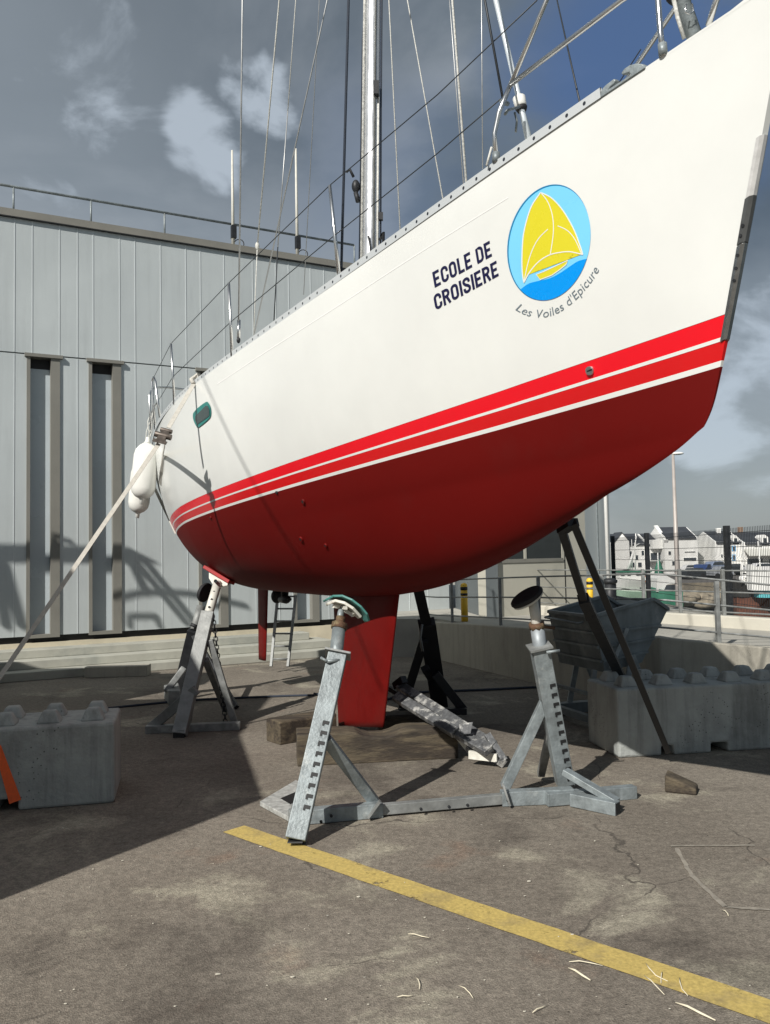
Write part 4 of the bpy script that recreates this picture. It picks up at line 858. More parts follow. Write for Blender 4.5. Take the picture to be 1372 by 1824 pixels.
# curved teal pad: bent board
def bent_pad(pts, wdir, hw_, th, m, parent, name='pad'):
    mb = MB(); n = len(pts); vs = []
    for i, p in enumerate(pts):
        t = nrm(pts[min(i+1, n-1)]-pts[max(i-1, 0)]); nn = nrm(np.cross(t, wdir)); nn = nn if nn[2] > 0 else -nn; k = math.sqrt(max(0, 1-(2*i/(n-1)-1)**2*.8))
        for a, b_ in ((-1, 0), (-1, 1), (1, 1), (1, 0)): vs.append(p+wdir*hw_*a*k+nn*th*b_)
    mb.add(vs, [(i*4+j, i*4+(j+1) % 4, i*4+4+(j+1) % 4, i*4+4+j) for i in range(n-1) for j in range(4)]+[(0, 1, 2, 3), tuple((n-1)*4+k for k in range(4))], False); return mb.build(name, m, parent, bevel=.004)
P_ = [A(579, 1072, 5.45), A(590, 1066, 5.45), A(604, 1066, 5.44), A(620, 1073, 5.43), A(636, 1085, 5.42), A(647, 1097, 5.41), A(653, 1108, 5.4)]
wd_ = nrm(V(-.2, 1, -.12)); pdo = bent_pad(P_, wd_, .15, .014, M_teal, cr)
P2_ = [A(583, 1079, 5.42), A(594, 1074, 5.42), A(609, 1078, 5.41), A(624, 1087, 5.40), A(640, 1102, 5.39)]
bent_pad(P2_, wd_, .10, .018, M_whpaint, cr, 'pad_plate')
mb = MB(); mb.beam(e2, A(594, 1080, 5.38), .02, .02); mb.beam(e2, A(630, 1096, 5.36), .022, .022); mb.beam(e2, A(617, 1083, 5.3), .014, .02); mb.build('pad_fork', M_whpaint, cr)
# base
ba = G(546, 1471); bb = G(1026, 1432); up = V(0, 0, .045); mb = MB(); bd = nrm(bb-ba); bn = V(-bd[1], bd[0], 0)
mb.beam(ba+V(0, 0, .045)+bn*.04-bd*.1, G(683, 1458)+V(0, 0, .045)+bn*.04, .075, .085); mb.build('base_beam', M_galv, cr, bevel=.004); mb = MB(); mb.beam(G(897, 1438)+V(0, 0, .047)+bn*.04, bb+V(0, 0, .047)+bn*.04, .08, .09); mb.build('base_beam', M_galv, cr, bevel=.004)
mb = MB(); mb.beam(G(660, 1460)+V(0, 0, .045)+bn*.04, G(915, 1437)+V(0, 0, .045)+bn*.04, .055, .062); bm_ = mb.build('base_beam', M_galv2, cr, bevel=.004)
mb = MB()
for px, py in ((750, 1440), (800, 1436), (833, 1433), (905, 1425), (985, 1417), (590, 1452), (572, 1463)):
    p = G(px, py+14)+V(0, 0, .045); mb.tube([p, p-bn*.018], .009, 8)
mb.build('bolt', M_dark, bm_)
for a_, b_, nm in ((G(1020, 1436), G(1101, 1452), 'foot'), (bb-bd*.2, G(1131, 1421), 'foot')):
    mb = MB(); mb.beam(a_+V(0, 0, .045), b_+V(0, 0, .04), .07, .08); o = mb.build(nm, M_galv, cr, bevel=.004)
    mb = MB(); d_ = nrm(b_-a_); mb.box(b_+V(0, 0, .04)+d_*.001, d_*.002, V(-d_[1], d_[0], 0)*.028, V(0, 0, .032)); mb.build('open_end', M_black, o)
# flat triangular shoe on the left
tri = [G(463, 1437), G(527, 1398), G(546, 1405), G(516, 1466)]; mb = MB(); mb.prism([p+V(0, 0, .004) for p in tri], V(0, 0, .03)); mb.build('shoe_plate', mat('brushed_scratched_steel', (.45, .46, .44), .5, .2, .35, 26, .1), cr, bevel=.003)
t2 = [G(500, 1432), G(528, 1420), G(530, 1450)]; mb = MB(); mb.prism([p+V(0, 0, .0345) for p in t2], V(0, 0, .002)); mb.build('shoe_opening', M_black, cr)
mb = MB(); mb.beam(G(520, 1462)+V(0, 0, .05), G(560, 1458)+V(0, 0, .05), .06, .09); mb.build('bracket', M_galv2, cr, bevel=.004)
# braces
mb = MB(); mb.beam(pf+(pt_-pf)*.53+V(.04, 0, 0), G(668, 1452)+V(0, .03, .07), .065, .06, V(0, -1, 0)); mb.build('brace', M_galv, cr, bevel=.004)
mb = MB(); q0 = G(662, 1461); mb.beam(q0+V(-.02, -.012, .02), q0+V(.06, -.012, .13)*.9, .012, .05, V(0, -1, 0)); mb.build('clip', M_galv2, cr); q1 = G(905, 1439); mb = MB(); mb.beam(q1+V(.01, -.012, .02), q1+V(-.03, -.012, .15), .012, .05, V(0, -1, 0)); mb.build('clip', M_galv2, cr)
# right-hand prop
rb = G(1009, 1412)+V(0, .03, .0); rt = A(961, 1152, 5.52); dr_ = nrm(rt-rb); post2 = slot_post(rb+V(0, 0, .05), rt, .115, 12, .0, .74, cr, side=.25)
mb = MB(); mb.beam(rt-dr_*.005, rt+dr_*.008, .15, .14, V(0, -1, .2)); mb.build('collar', M_galv2, post2)
mb = MB(); p = A(982, 1162, 5.45); mb.tube([p-V(.03, 0, 0), p+V(.055, 0, .01)], .010, 8); mb.build('pin', M_galv, post2)
r1 = A(957, 1117, 5.56); mb = MB(); mb.tube([rt-dr_*.08, r1], .046, 16); mb.build('inner_tube', mat('grey_tube', (.28, .31, .33), .5, .3, .2, 9), cr)  # plain mottled grey steel
mb = MB(); mb.tube([r1-dr_*.01, r1+dr_*.03], .052, 8); mb.tube([r1+dr_*.01, r1+dr_*.01+V(.12, .03, -.02)], .012, 8); mb.tube([r1+dr_*.01, r1+dr_*.01-V(.05, 0, .0)], .012, 8); mb.build('jack_nut', M_rust, cr)
r2_ = A(949, 1068, 5.6); mb = MB(); mb.tube([r1, r2_], .034, 12); mb.build('jack_screw', M_whpaint, cr)
ctr = A(940, 1063, 5.6); ax = (A(966, 1049, 5.55)-A(914, 1077, 5.62))/2; ay = nrm(V(.35, .9, .35))*.085
pad('pad', ctr+V(0, 0, -.01), ax*1.05, nrm(np.cross(np.cross(ax, V(.1, .87, .42)), ax))*.085, .03, M_blk, cr)
pad('pad_plate', ctr+V(.006, .0, -.024), ax*.98, nrm(np.cross(np.cross(ax, V(.1, .87, .42)), ax))*.08, .014, M_whpaint, cr)
mb = MB(); mb.beam(A(970, 1252, 5.62), G(901, 1420)+V(0, .02, .06), .065, .06, V(0, -1, 0)); mb.build('brace', M_galv, cr, bevel=.004)
mb = MB(); mb.beam(A(1006, 1374, 5.50), G(1100, 1447)+V(0, 0, .06), .07, .04, V(0, 0, 1)); mb.build('brace', M_galv, cr, bevel=.004)
mb = MB(); mb.beam(A(982, 1300, 5.66), G(975, 1400)+V(-.02, .12, .05), .05, .05, V(0, -1, 0)); mb.build('brace', M_galv2, cr, bevel=.004)
# --- rear stand with the white red-edged pad
rs = thing('boat_stand', 'steel boat stand with white and red pad and hanging chain, under the stern quarter', 'boat stand', G(330, 1310))
f0 = G(320, 1313); pt0 = A(371, 1092, 8.35); d0 = nrm(pt0-f0)
slot_post(f0+V(0, 0, .02), pt0, .125, 0, 0, 1, rs, M_galv2)
mb = MB(); mb.box(f0+V(0, -.01, .03), V(.05, 0, 0), V(0, .03, 0), V(0, 0, .035)); mb.build('open_end', M_black, rs)
tp = A(388, 1038, 8.62); mb = MB(); mb.tube([pt0-d0*.1, tp], .045, 16); it = mb.build('inner_tube', M_whpaint, rs)
mb = MB()
for k in (.2, .45, .7): c = pt0+(tp-pt0)*k+V(.0, -.046, 0); mb.tube([c, c-V(0, .003, 0)], .012, 8)
mb.build('pin_hole', M_black, it)
pl_ = [A(372, 1014, 8.7), A(408, 1034, 8.62), A(405, 1043, 8.6), A(392, 1046, 8.6), A(380, 1043, 8.6), A(372, 1030, 8.65)]
mb = MB(); mb.prism(pl_, V(.01, .05, 0)); mb.build('pad_plate', M_whpaint, rs, bevel=.004)
mb = MB(); mb.beam(A(368, 1011, 8.75), A(413, 1038, 8.66), .16, .035, V(.3, .1, 1)); mb.build('pad', mat('red_pad', (.35, .02, .02), .6, 0, .2, 10), rs, bevel=.005)
mb = MB(); mb.tube([A(384, 1035, 8.56), A(384, 1035, 8.5)], .018, 10); mb.build('bolt', M_dark, rs)
for a_, b_, w_ in ((A(350, 1228, 7.9), G(268, 1303), .09), (A(341, 1222, 7.95), G(330, 1295)+V(0, .1, 0), .07), (A(374, 1140, 8.2), G(418, 1292), .06), (A(366, 1175, 8.15), G(402, 1270)+V(0, .0, 0), .06)):
    mb = MB(); mb.beam(a_, b_+V(0, 0, .03), w_, .05, V(0, -1, .1)); mb.build('leg', M_galv2, rs, bevel=.004)
mb = MB(); mb.beam(G(260, 1306)+V(0, 0, .035), G(428, 1299)+V(0, 0, .035), .09, .07); mb.build('base_beam', M_galv2, rs, bevel=.004)
mb = MB(); cpts = [A(380, 1098, 8.2)+(G(402, 1292)+V(0, 0, .02)-A(380, 1098, 8.2))*t for t in np.linspace(0, 1, 27)]
for i in range(26):
    a_, b_ = cpts[i], cpts[i+1]; mid = (a_+b_)/2; dd_ = (b_-a_)*.72; sdv = (V(.017, 0, 0) if i % 2 else V(0, .017, 0))
    mb.tube([mid-dd_+sdv*0, mid-dd_*.5+sdv, mid+dd_*.5+sdv, mid+dd_, mid+dd_*.5-sdv, mid-dd_*.5-sdv, mid-dd_], .0055, 5, False)
mb.build('chain', M_dark, rs)
# --- dark stand further back on the left
ds = thing('boat_stand', 'dark steel boat stand in shade, just behind the stand with the white pad', 'boat stand', G(318, 1238))
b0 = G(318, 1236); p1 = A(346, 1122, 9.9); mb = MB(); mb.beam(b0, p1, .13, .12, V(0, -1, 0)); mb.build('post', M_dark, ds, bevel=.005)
mb = MB(); mb.tube([p1, A(358, 1080, 10)], .05, 12); mb.build('inner_tube', M_galv2, ds)
pad('pad', A(367, 1056, 10.0), V(.03, 0, .11), V(.05, .1, 0), .05, M_blk, ds)
mb = MB(); mb.tube([A(340, 1112, 9.8), A(352, 1117, 9.8)], .02, 8); mb.build('pin', M_dark, ds)
mb = MB(); mb.prism([G(292, 1245), G(318, 1240), G(322, 1256), G(300, 1256)], V(0, 0, .16)); mb.beam(A(328, 1190, 9.8), G(296, 1252)+V(0, 0, .12), .07, .06, V(0, -1, 0)); mb.build('foot', M_galv2, ds, bevel=.01)
mb = MB(); mb.beam(A(345, 1130, 9.9), G(405, 1280)+V(0, .5, .02), .06, .05, V(0, -1, 0)); mb.build('leg', M_dark, ds)
# --- dark stand behind the keel
ks = thing('boat_stand', 'dark steel boat stand with spread legs, standing behind the red keel', 'boat stand', G(782, 1262))
p0 = G(783, 1258)+V(0, 0, .02); p1 = A(760, 1108, 8.4); p2 = A(745, 1048, 8.1)
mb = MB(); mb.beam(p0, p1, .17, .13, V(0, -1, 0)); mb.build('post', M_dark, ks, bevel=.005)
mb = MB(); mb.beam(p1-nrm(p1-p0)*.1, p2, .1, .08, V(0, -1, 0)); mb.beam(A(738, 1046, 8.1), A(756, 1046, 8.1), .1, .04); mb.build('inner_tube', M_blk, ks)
for a_, b_, w_ in ((A(755, 1140, 8.4), G(717, 1268), .09), (A(775, 1200, 8.6), G(826, 1270), .09), (A(757, 1190, 8.5), G(795, 1262)+V(0, .5, 0), .08)):
    mb = MB(); mb.beam(a_, b_+V(0, 0, .03), w_, .06, V(0, -1, 0)); mb.build('leg', M_dark, ks, bevel=.004)
mb = MB(); mb.tube([A(752, 1112, 8.2), A(749, 1135, 8.2), A(753, 1160, 8.2), A(750, 1150, 8.2)], .012, 6); mb.build('pin', M_galv2, ks)
mb = MB(); mb.beam(G(712, 1272)+V(0, 0, .03), G(832, 1272)+V(0, 0, .03), .1, .06); mb.build('base_beam', M_dark, ks)
# --- tall bow shore: two raked dark tubes
bs = thing('bow_shore', 'tall dark steel A-frame shore with two raked tubes holding the bow', 'boat shore', G(1190, 1343))
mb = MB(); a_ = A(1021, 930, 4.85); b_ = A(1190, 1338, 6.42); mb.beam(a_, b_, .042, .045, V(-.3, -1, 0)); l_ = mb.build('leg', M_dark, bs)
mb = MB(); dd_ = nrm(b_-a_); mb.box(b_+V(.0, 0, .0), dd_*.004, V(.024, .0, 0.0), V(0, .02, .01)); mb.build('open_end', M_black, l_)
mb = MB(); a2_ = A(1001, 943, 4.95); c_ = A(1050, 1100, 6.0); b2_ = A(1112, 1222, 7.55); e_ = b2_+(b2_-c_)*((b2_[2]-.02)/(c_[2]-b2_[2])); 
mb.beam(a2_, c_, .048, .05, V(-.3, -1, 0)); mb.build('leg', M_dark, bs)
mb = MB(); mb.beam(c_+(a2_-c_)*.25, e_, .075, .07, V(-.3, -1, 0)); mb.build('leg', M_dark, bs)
mb = MB(); mb.beam(a2_+V(0, 0, .0), a_, .08, .05); mb.build('head_plate', M_dark, bs)
# ================================================================ concrete blocks
def lego(name, label, c0, dx, length, depth, h, studs, z0=0, notch=()):
    """c0: a front bottom corner, dx unit direction along the front"""
    dx = nrm(dx); dy = V(-dx[1], dx[0], 0); t = thing(name, label, 'concrete block', c0)
    ch = .03; prof = [(0, .0), (0, h-ch), (ch, h), (depth-ch, h), (depth, h-ch), (depth, 0)]
    pr = [(0, 0)]
    for a, b_ in notch: pr += [(a, 0), (a, .075), (b_, .075), (b_, 0)]
    pr += [(length, 0), (length, h), (0, h)]
    mb = MB(); mb.prism([c0+dx*a+V(0, 0, z) for a, z in pr], dy*depth)
    mb.build('body', M_conc, t, bevel=.018)
    for sx, sy in studs:
        c = c0+dx*sx+dy*sy+V(0, 0, h-.002); r, r2, hh = .078, .042, .08; mb = MB()
        vs = [c+dx*a*r+dy*b_*r for a, b_ in ((-1, -1), (1, -1), (1, 1), (-1, 1))]+[c+dx*a*r2+dy*b_*r2+V(0, 0, hh) for a, b_ in ((-1, -1), (1, -1), (1, 1), (-1, 1))]
        mb.add(vs, [(0, 1, 2, 3), (4, 5, 6, 7), (0, 1, 5, 4), (1, 2, 6, 5), (2, 3, 7, 6), (3, 0, 4, 7)]); mb.build('stud', M_conc, t, bevel=.012)
    return t
lc = G(204, 1430); ld = nrm(G(0, 1447)-lc); Lx = 1.8
lcorner = lc+ld*Lx
LB1 = lego('concrete_block', 'grey interlocking concrete block with an orange strap, at the left edge', lcorner, -ld, Lx, .6, .53, [(Lx-.15-.28*i, y) for i in range(6) for y in (.17, .44)], notch=[(Lx-.72, Lx-.6)])
# orange strap over the front of the left block
s0 = A(-30, 1290, 5.42); mb = MB(); dxl = -ld; nf = V(dxl[1], -dxl[0], 0)
def onb(px, py): # point on block front face
    k = A(px, py, 1.); # ray hits plane
    o = V(0, 0, CH); d = A(px, py, 1.)-o; t = np.dot(lc-o, nf)/np.dot(d, nf); return o+d*t+nf*.006
mb.prism([onb(-14, 1318), onb(2, 1328), onb(38, 1424), onb(17, 1432)], -nf*.004); o = mb.build('ratchet_strap', mat('orange_webbing', (.85, .13, .03), .7, 0, .1, 40), None); tag(o, 'bright orange webbing strap lying across the face of the left concrete block', 'strap')
rc = G(1104, 1352)+V(0, .02, 0); rd = nrm(V(1.24, .2, 0)); L2 = 2.4
lego('concrete_block', 'long grey interlocking concrete block with two rows of studs, under the skip at the right', rc, rd, L2, .6, .53, [(.15+.3*i, y) for i in range(8) for y in (.16, .45)], notch=[(.36, .46), (.78, .92)])
# ================================================================ tipping skip
sk = thing('tipping_skip', 'battered grey steel tipping skip with a sloping nose on a steel frame', 'skip', (2.1, 8.0, 0))
Bc = A(1056, 1098, 7.6); Ac = A(978, 1088, 8.35); Cc = A(1164, 1067, 7.80); Dc = A(1190, 1085, 7.85)
Eb = A(1144, 1180, 7.76); Fb_ = A(1078, 1198, 7.64); bv = Ac-Bc; bv = V(bv[0], bv[1], 0)
lst = A(1000, 1190, 8.3)
M_skip = mat('skip_steel', (.19, .22, .23), .55, .2, .25, 5, .15, (.34, .36, .36), (.54, .72), streak=.25); M_skipi = mat('skip_inside', (.28, .28, .27), .7, .1, .4, 6, .2, (.12, .12, .12), (.45, .7))
th_ = .012
def panel(name, pts, m, nrm_dir, parent=sk, t=.014): mb = MB(); mb.prism(pts, nrm(nrm_dir)*t); return mb.build(name, m, parent)
Bd = Bc; sdir = nrm(np.cross(Cc-Bc, V(0, 0, 1)))
fl0 = A(1052, 1200, 7.66); 
near = [Bc, Cc, Dc, Eb, Fb_]; far_ = [p+bv for p in near]
panel('side', near, M_skip, sdir*-1); panel('side', far_, M_skip, sdir*-1)
panel('end_plate', [Bc, Bc+bv, Fb_+bv, Fb_], M_skip, Cc-Bc); panel('floor', [Fb_, Fb_+bv, Eb+bv, Eb], M_skip, V(0, 0, 1)); panel('nose', [Eb, Eb+bv, Dc+bv, Dc], M_skipi, V(0, 0, 1))
rim = MB()
for a_, b_ in ((Bc, Cc), (Cc, Dc), (Bc+bv, Cc+bv), (Cc+bv, Dc+bv), (Bc, Bc+bv), (Dc, Dc+bv)): rim.beam(a_, b_, .045, .03)
rim.build('rim', M_skip, sk, bevel=.004)
rib = MB()
for k in (.3, .55, .8):
    a_ = Bc+(Fb_-Bc)*k; e_ = Dc+(Eb-Dc)*k; rib.beam(a_+sdir*.012, e_+sdir*.012, .02, .02)
    a_ = Bc+(Fb_-Bc)*k; rib.beam(a_-nrm(Cc-Bc)*.012, a_+bv-nrm(Cc-Bc)*.012, .02, .02)
rib.build('rib', M_skip, sk)
mb = MB(); a_ = Bc+bv*.9-nrm(Cc-Bc)*.03-V(0, 0, .03); b_ = Bc+bv*.15-nrm(Cc-Bc)*.03-V(0, 0, .05); o_ = -nrm(Cc-Bc)*.06; mb.tube([a_, a_+o_, b_+o_, b_], .011, 8); mb.build('handle', M_skip, sk)
for s_ in (V(0, 0, 0)+sdir*.07, bv-sdir*.02):
    ap = A(1118, 1165, 7.72)+s_; mb = MB(); g1 = A(1095, 1215, 7.70)+s_; g2 = A(1160, 1218, 7.74)+s_
    for g in (g1, g2): g[2] = .1
    mb.beam(ap, g1, .05, .04, V(0, -1, 0)); mb.beam(ap, g2, .05, .04, V(0, -1, 0)); mb.beam(A(1110, 1118, 7.7)+s_, A(1080, 1190, 7.66)+s_, .035, .02, V(0, -1, 0)); mb.build('frame', M_galv, sk, bevel=.003)
mb = MB()
for s_ in (sdir*.03, bv-sdir*.03): a_ = Bc+s_; a_ = V(a_[0]-.02, a_[1], .07); mb.beam(a_, a_+V(.95*.9, .31*.9, 0), .1, .1)
mb.beam(V(Bc[0], Bc[1], .1), V(Bc[0]+bv[0], Bc[1]+bv[1], .1), .06, .06); mb.beam(V(Bc[0]-.06, Bc[1], .34), V(Bc[0]+bv[0]-.06, Bc[1]+bv[1], .34), .03, .03)
for k in (0, 1): mb.beam(V(Bc[0]+bv[0]*k-.05, Bc[1]+bv[1]*k, .05), V(Bc[0]+bv[0]*k, Bc[1]+bv[1]*k, .55), .04, .04)
mb.build('base_frame', M_skip, sk)
# ================================================================ timber, trestle
def timber(name, label, a, b_, w, h, bite=None, z=0.):
    a = np.asarray(a); b_ = np.asarray(b_); d = nrm(b_-a); n_ = V(-d[1], d[0], 0); Ln = np.linalg.norm(b_-a); mb = MB(); vs = []; k = 22
    for i in range(k+1):
        x = Ln*i/k; hh = h-(bite(x/Ln) if bite else 0)+random.uniform(-.0015, .0015); c = a+d*x
        vs += [c+V(0, 0, z), c+V(0, 0, z+hh-.012)+n_*-.0, c+n_*.015+V(0, 0, z+hh), c+n_*(w-.015)+V(0, 0, z+hh), c+n_*w+V(0, 0, z+hh-.012), c+n_*w+V(0, 0, z)]
    mb.add(vs, [(i*6+j, i*6+(j+1) % 6, i*6+6+(j+1) % 6, i*6+6+j) for i in range(k) for j in range(6)]+[tuple(range(6)), tuple(k*6+j for j in range(6))]); return tag(mb.build(name, M_wood, bevel=.008), label, 'timber')
timber('timber_beam', 'thick worn timber beam with a hollowed top under the red keel', G(530, 1366), G(817, 1351), .28, .245, lambda t: .05*math.exp(-((t-.50)/.12)**4))
timber('timber_beam', 'dark timber baulk lying behind the left end of the keel beam', G(498, 1330)+V(0, .05, 0), G(600, 1312)+V(0, .05, 0), .24, .2)
timber('timber_beam', 'dark timber baulk in deep shade behind the keel beam, right of the keel', G(680, 1310), G(800, 1304), .24, .17)
c0_ = G(1213, 1412); mb = MB(); wx = nrm(V(.93, -.36, 0)); wy = V(.36, .93, 0)
lowp = [c0_-wx*.10-wy*.03, c0_+wx*.10-wy*.05, c0_+wx*.11+wy*.08, c0_-wx*.09+wy*.12]; hs_ = (.115, .045, .05, .12); ins = (.02, .012, .01, .02)
mid_ = c0_; tops = [p+(mid_-p)*k_*2+V(0, 0, h_) for p, k_, h_ in zip(lowp, ins, hs_)]
mb.add(lowp+tops, [(0, 1, 2, 3), (4, 5, 6, 7), (0, 1, 5, 4), (1, 2, 6, 5), (2, 3, 7, 6), (3, 0, 4, 7)]); tag(mb.build('wooden_wedge', M_wood, bevel=.012), 'small brown wooden wedge lying alone on the asphalt at the right', 'wedge')
# folded trestle, splashed with paint
tr = thing('folded_trestle', 'paint splashed folded metal trestle leaning on the timber beside the keel', 'trestle', G(880, 1366))
ra = A(712, 1222, 7.35); rb_ = G(893, 1352)+V(0, .03, .03); rc_ = A(705, 1240, 7.15); rd_ = G(897, 1368)+V(0, 0, .03)
M_spl2 = M_splat
rc2 = A(800, 1305, 6.75)
for a_, b_, nm in ((ra, A(880, 1330, 6.45), 'rail'), (rc_, A(812, 1305, 6.62), 'rail'), (A(780, 1285, 6.85), A(872, 1338, 6.35), 'rail')):
    mb = MB(); mb.beam(a_, b_, .085, .05, V(.2, -1, .6)); mb.build(nm, M_splat, tr, bevel=.004)
leg = [A(872, 1312, 6.45), A(897, 1352, 6.38), rd_, A(880, 1340, 6.4)]
mb = MB(); mb.beam(A(868, 1308, 6.5), A(899, 1355, 6.4), .05, .03, V(.3, -1, 0)); mb.beam(A(899, 1352, 6.4), G(890, 1369)+V(0, .02, .02), .05, .03, V(.3, -1, 0)); mb.beam(A(862, 1322, 6.5), G(884, 1362)+V(0, .0, .02), .03, .03, V(.3, -1, 0)); mb.build('leg', M_splat, tr)
mb = MB(); mb.beam(A(822, 1300, 6.6), A(856, 1342, 6.5), .03, .025, V(0, -1, 0)); mb.beam(A(812, 1310, 6.7), G(838, 1350)+V(0, .05, .03), .03, .025, V(0, -1, 0)); mb.beam(A(836, 1344, 6.5), A(886, 1350, 6.4), .06, .03, V(0, -1, 0)); mb.build('brace', mat('white_spatter', (.66, .65, .58), .6, 0, .2, 18, .1, (.2, .2, .2), (.55, .6)), tr)
mb = MB(); mb.prism([A(818, 1290, 6.6), A(842, 1286, 6.55), A(838, 1306, 6.5), A(820, 1308, 6.55)], V(0, -.012, 0)); mb.build('bracket', M_splat, tr)
mb = MB(); mb.beam(A(705, 1222, 7.4), A(720, 1210, 7.3), .06, .06); mb.beam(A(694, 1226, 7.5), A(730, 1248, 7.2), .04, .04); mb.beam(A(725, 1245, 7.2), G(752, 1290)+V(0, .3, .02), .04, .03, V(0, -1, 0)); mb.build('leg', M_dark, tr)
mb = MB(); c = A(733, 1296, 6.9); mb.tube([c-V(0, 0, .09), c+V(0, 0, .03)], .024, 12); tag(mb.build('spray_can', mat('lilac_can', (.45, .42, .6), .4, .2, .1, 9)), 'small pale lilac can standing on the timber behind the keel', 'can')
# hose lying across the shaded ground
hp = smooth_line([(560, 1238), (640, 1252), (700, 1246), (745, 1236), (860, 1231), (980, 1226), (1060, 1232)], 8); mb = MB(); mb.tube([G(*p)+V(0, 0, .015) for p in hp], .014, 8, True); tag(mb.build('hose', M_roped), 'thin dark hose lying across the shaded ground behind the keel', 'hose')
mb = MB(); hp = smooth_line([(-40, 1290), (150, 1268), (330, 1250), (470, 1243), (560, 1240)], 8); mb.tube([G(*p)+V(0, 0, .012) for p in hp], .012, 8, True); tag(mb.build('cable', M_roped), 'thin dark cable lying across the shaded ground left of the keel', 'cable')
# ladder against the steps
ld_ = thing('ladder', 'narrow metal ladder standing at the foot of the steps behind the rudder', 'ladder', A(497, 1190, 11.9))
la0, la1, lb0, lb1 = A(483, 1187, 11.9), A(495, 1060, 12.2), A(513, 1187, 11.9), A(527, 1060, 12.2)
for a_, b_ in ((la0, la1), (lb0, lb1)): mb = MB(); mb.beam(a_, b_, .035, .03); mb.build('rail', M_galv2, ld_)
for k in np.linspace(.1, .98, 6): mb = MB(); mb.tube([la0+(la1-la0)*k, lb0+(lb1-lb0)*k], .014, 6); mb.build('rung', M_galv2, ld_)
# ================================================================ strap, fenders
def ribbon(pts, w, up, th=.003):
    mb = MB(); n = len(pts); vs = []
    for i, p in enumerate(pts):
        t = nrm(pts[min(i+1, n-1)]-pts[max(i-1, 0)]); s_ = nrm(np.cross(t, up)); q = nrm(np.cross(s_, t))
        vs += [p-s_*w/2-q*th, p-s_*w/2+q*th, p+s_*w/2+q*th, p+s_*w/2-q*th]
    return mb.add(vs, [(i*4+j, i*4+(j+1) % 4, i*4+4+(j+1) % 4, i*4+4+j) for i in range(n-1) for j in range(4)]+[(0, 1, 2, 3), tuple((n-1)*4+k for k in range(4))])
sb, su = sheer(345); vw = V(0, -1, 0)
sp_ = thing('ratchet_strap', 'pale webbing strap with a dark ratchet tying the stern quarter down to the left', 'strap', sb)
k0 = A(345, 684, sb[1]-.05); k1 = A(300, 762, sb[1]-.35); k2 = A(283, 790, sb[1]-.5); k3 = A(0, 1206, 6.3); k4 = k3+(k3-k2)*.42
ribbon([k0, k1], .036, vw).build('webbing', M_strap, sp_); ribbon([k2, k3, k4], .034, vw).build('webbing', M_strap, sp_)
mb = MB(); d_ = nrm(k2-k1); sd_ = nrm(np.cross(d_, vw)); c = (A(291, 776, sb[1]-.45))
mb.box(c, d_*.075, sd_*.035, V(0, .02, 0)); mb.tube([c-sd_*.07, c+sd_*.07], .026, 10); mb.tube([c-d_*.07-sd_*.05, c-d_*.07+sd_*.05], .02, 8); mb.box(c+d_*.08, d_*.02, sd_*.055, V(0, .025, 0)); mb.build('ratchet', mat('ratchet_steel', (.12, .10, .085), .5, .5, .4, 20), sp_, bevel=.003)
mb = MB(); mb.tube([k0+V(0, 0, 0), A(341, 676, sb[1]), A(351, 668, sb[1]+.05), A(354, 676, sb[1]+.02), A(347, 683, sb[1])], .02, 8); mb.build('knot', M_strap, sp_)
_t, _ = surf([(292, 812), (290, 840), (287, 862)], .012); tail = [A(295, 785, sb[1]-.40), _t[0], _t[1], _t[2]]; ribbon(tail, .045, vw).build('loose_end', M_strap, sp_)
ribbon([A(277, 800, 10.2), A(281, 850, 10.2), A(286, 872, 10.1), A(300, 905, 9.9), A(318, 950, 9.7)], .04, vw).build('webbing', M_strap, sp_)
ribbon([A(272, 862, 10.4), A(290, 900, 10.2), A(314, 950, 10.1)], .035, vw).build('webbing', M_strap, sp_)
for i, (cx, ty, by, w_, Y, lab) in enumerate([(258, 788, 889, 43, 9.9, 'fat white inflatable fender hanging at the stern, the upper and larger one'), (250, 822, 914, 37, 10.15, 'white inflatable fender hanging lower, half hidden behind the other fender')]):
    c0 = A(cx, (ty+by)/2, Y); hh = (by-ty)/2/FPX*Y; r = w_/2/FPX*Y; t = thing('fender', lab, 'fender', c0-V(0, 0, hh), 'white fenders hanging from the stern'); lean = V(.05, 0, 1)*(-1)
    prof = [(-1.18, .16), (-1.02, .2), (-.99, .32), (-.93, .6), (-.8, .88), (-.6, 1.), (0, 1.02), (.55, 1.), (.75, .88), (.9, .6), (.98, .33), (1.05, .22), (1.18, .16)]
    ax_ = nrm(V(.10, 0, 1)); mb = MB(); mb.tube([c0+ax_*hh*z for z, _ in prof[2:-2]], [r*k for _, k in prof[2:-2]], 24); mb.build('body', M_fend, t)
    mb = MB(); mb.tube([c0+ax_*hh*z for z in (-1.2, -1.03, -.97)], [r*.17, r*.2, r*.36], 14); mb.build('eye', M_fend, t); mb = MB(); mb.tube([c0+ax_*hh*z for z in (.97, 1.05, 1.2)], [r*.36, r*.2, r*.15], 14); mb.build('eye', M_fend, t)
    mb = MB(); tp_ = A(272+4*i, 735, Y+.1); mb.tube([c0+ax_*hh*1.15, (c0+ax_*hh*1.15+tp_)/2+V(.02, 0, 0), tp_], .008, 6); mb.tube([c0+ax_*hh*1.15+V(.02, 0, 0), (c0+ax_*hh*1.15+tp_)/2+V(-.03, 0, .05), tp_+V(-.03, 0, -.03)], .007, 6); mb.build('rope', M_rope, t)
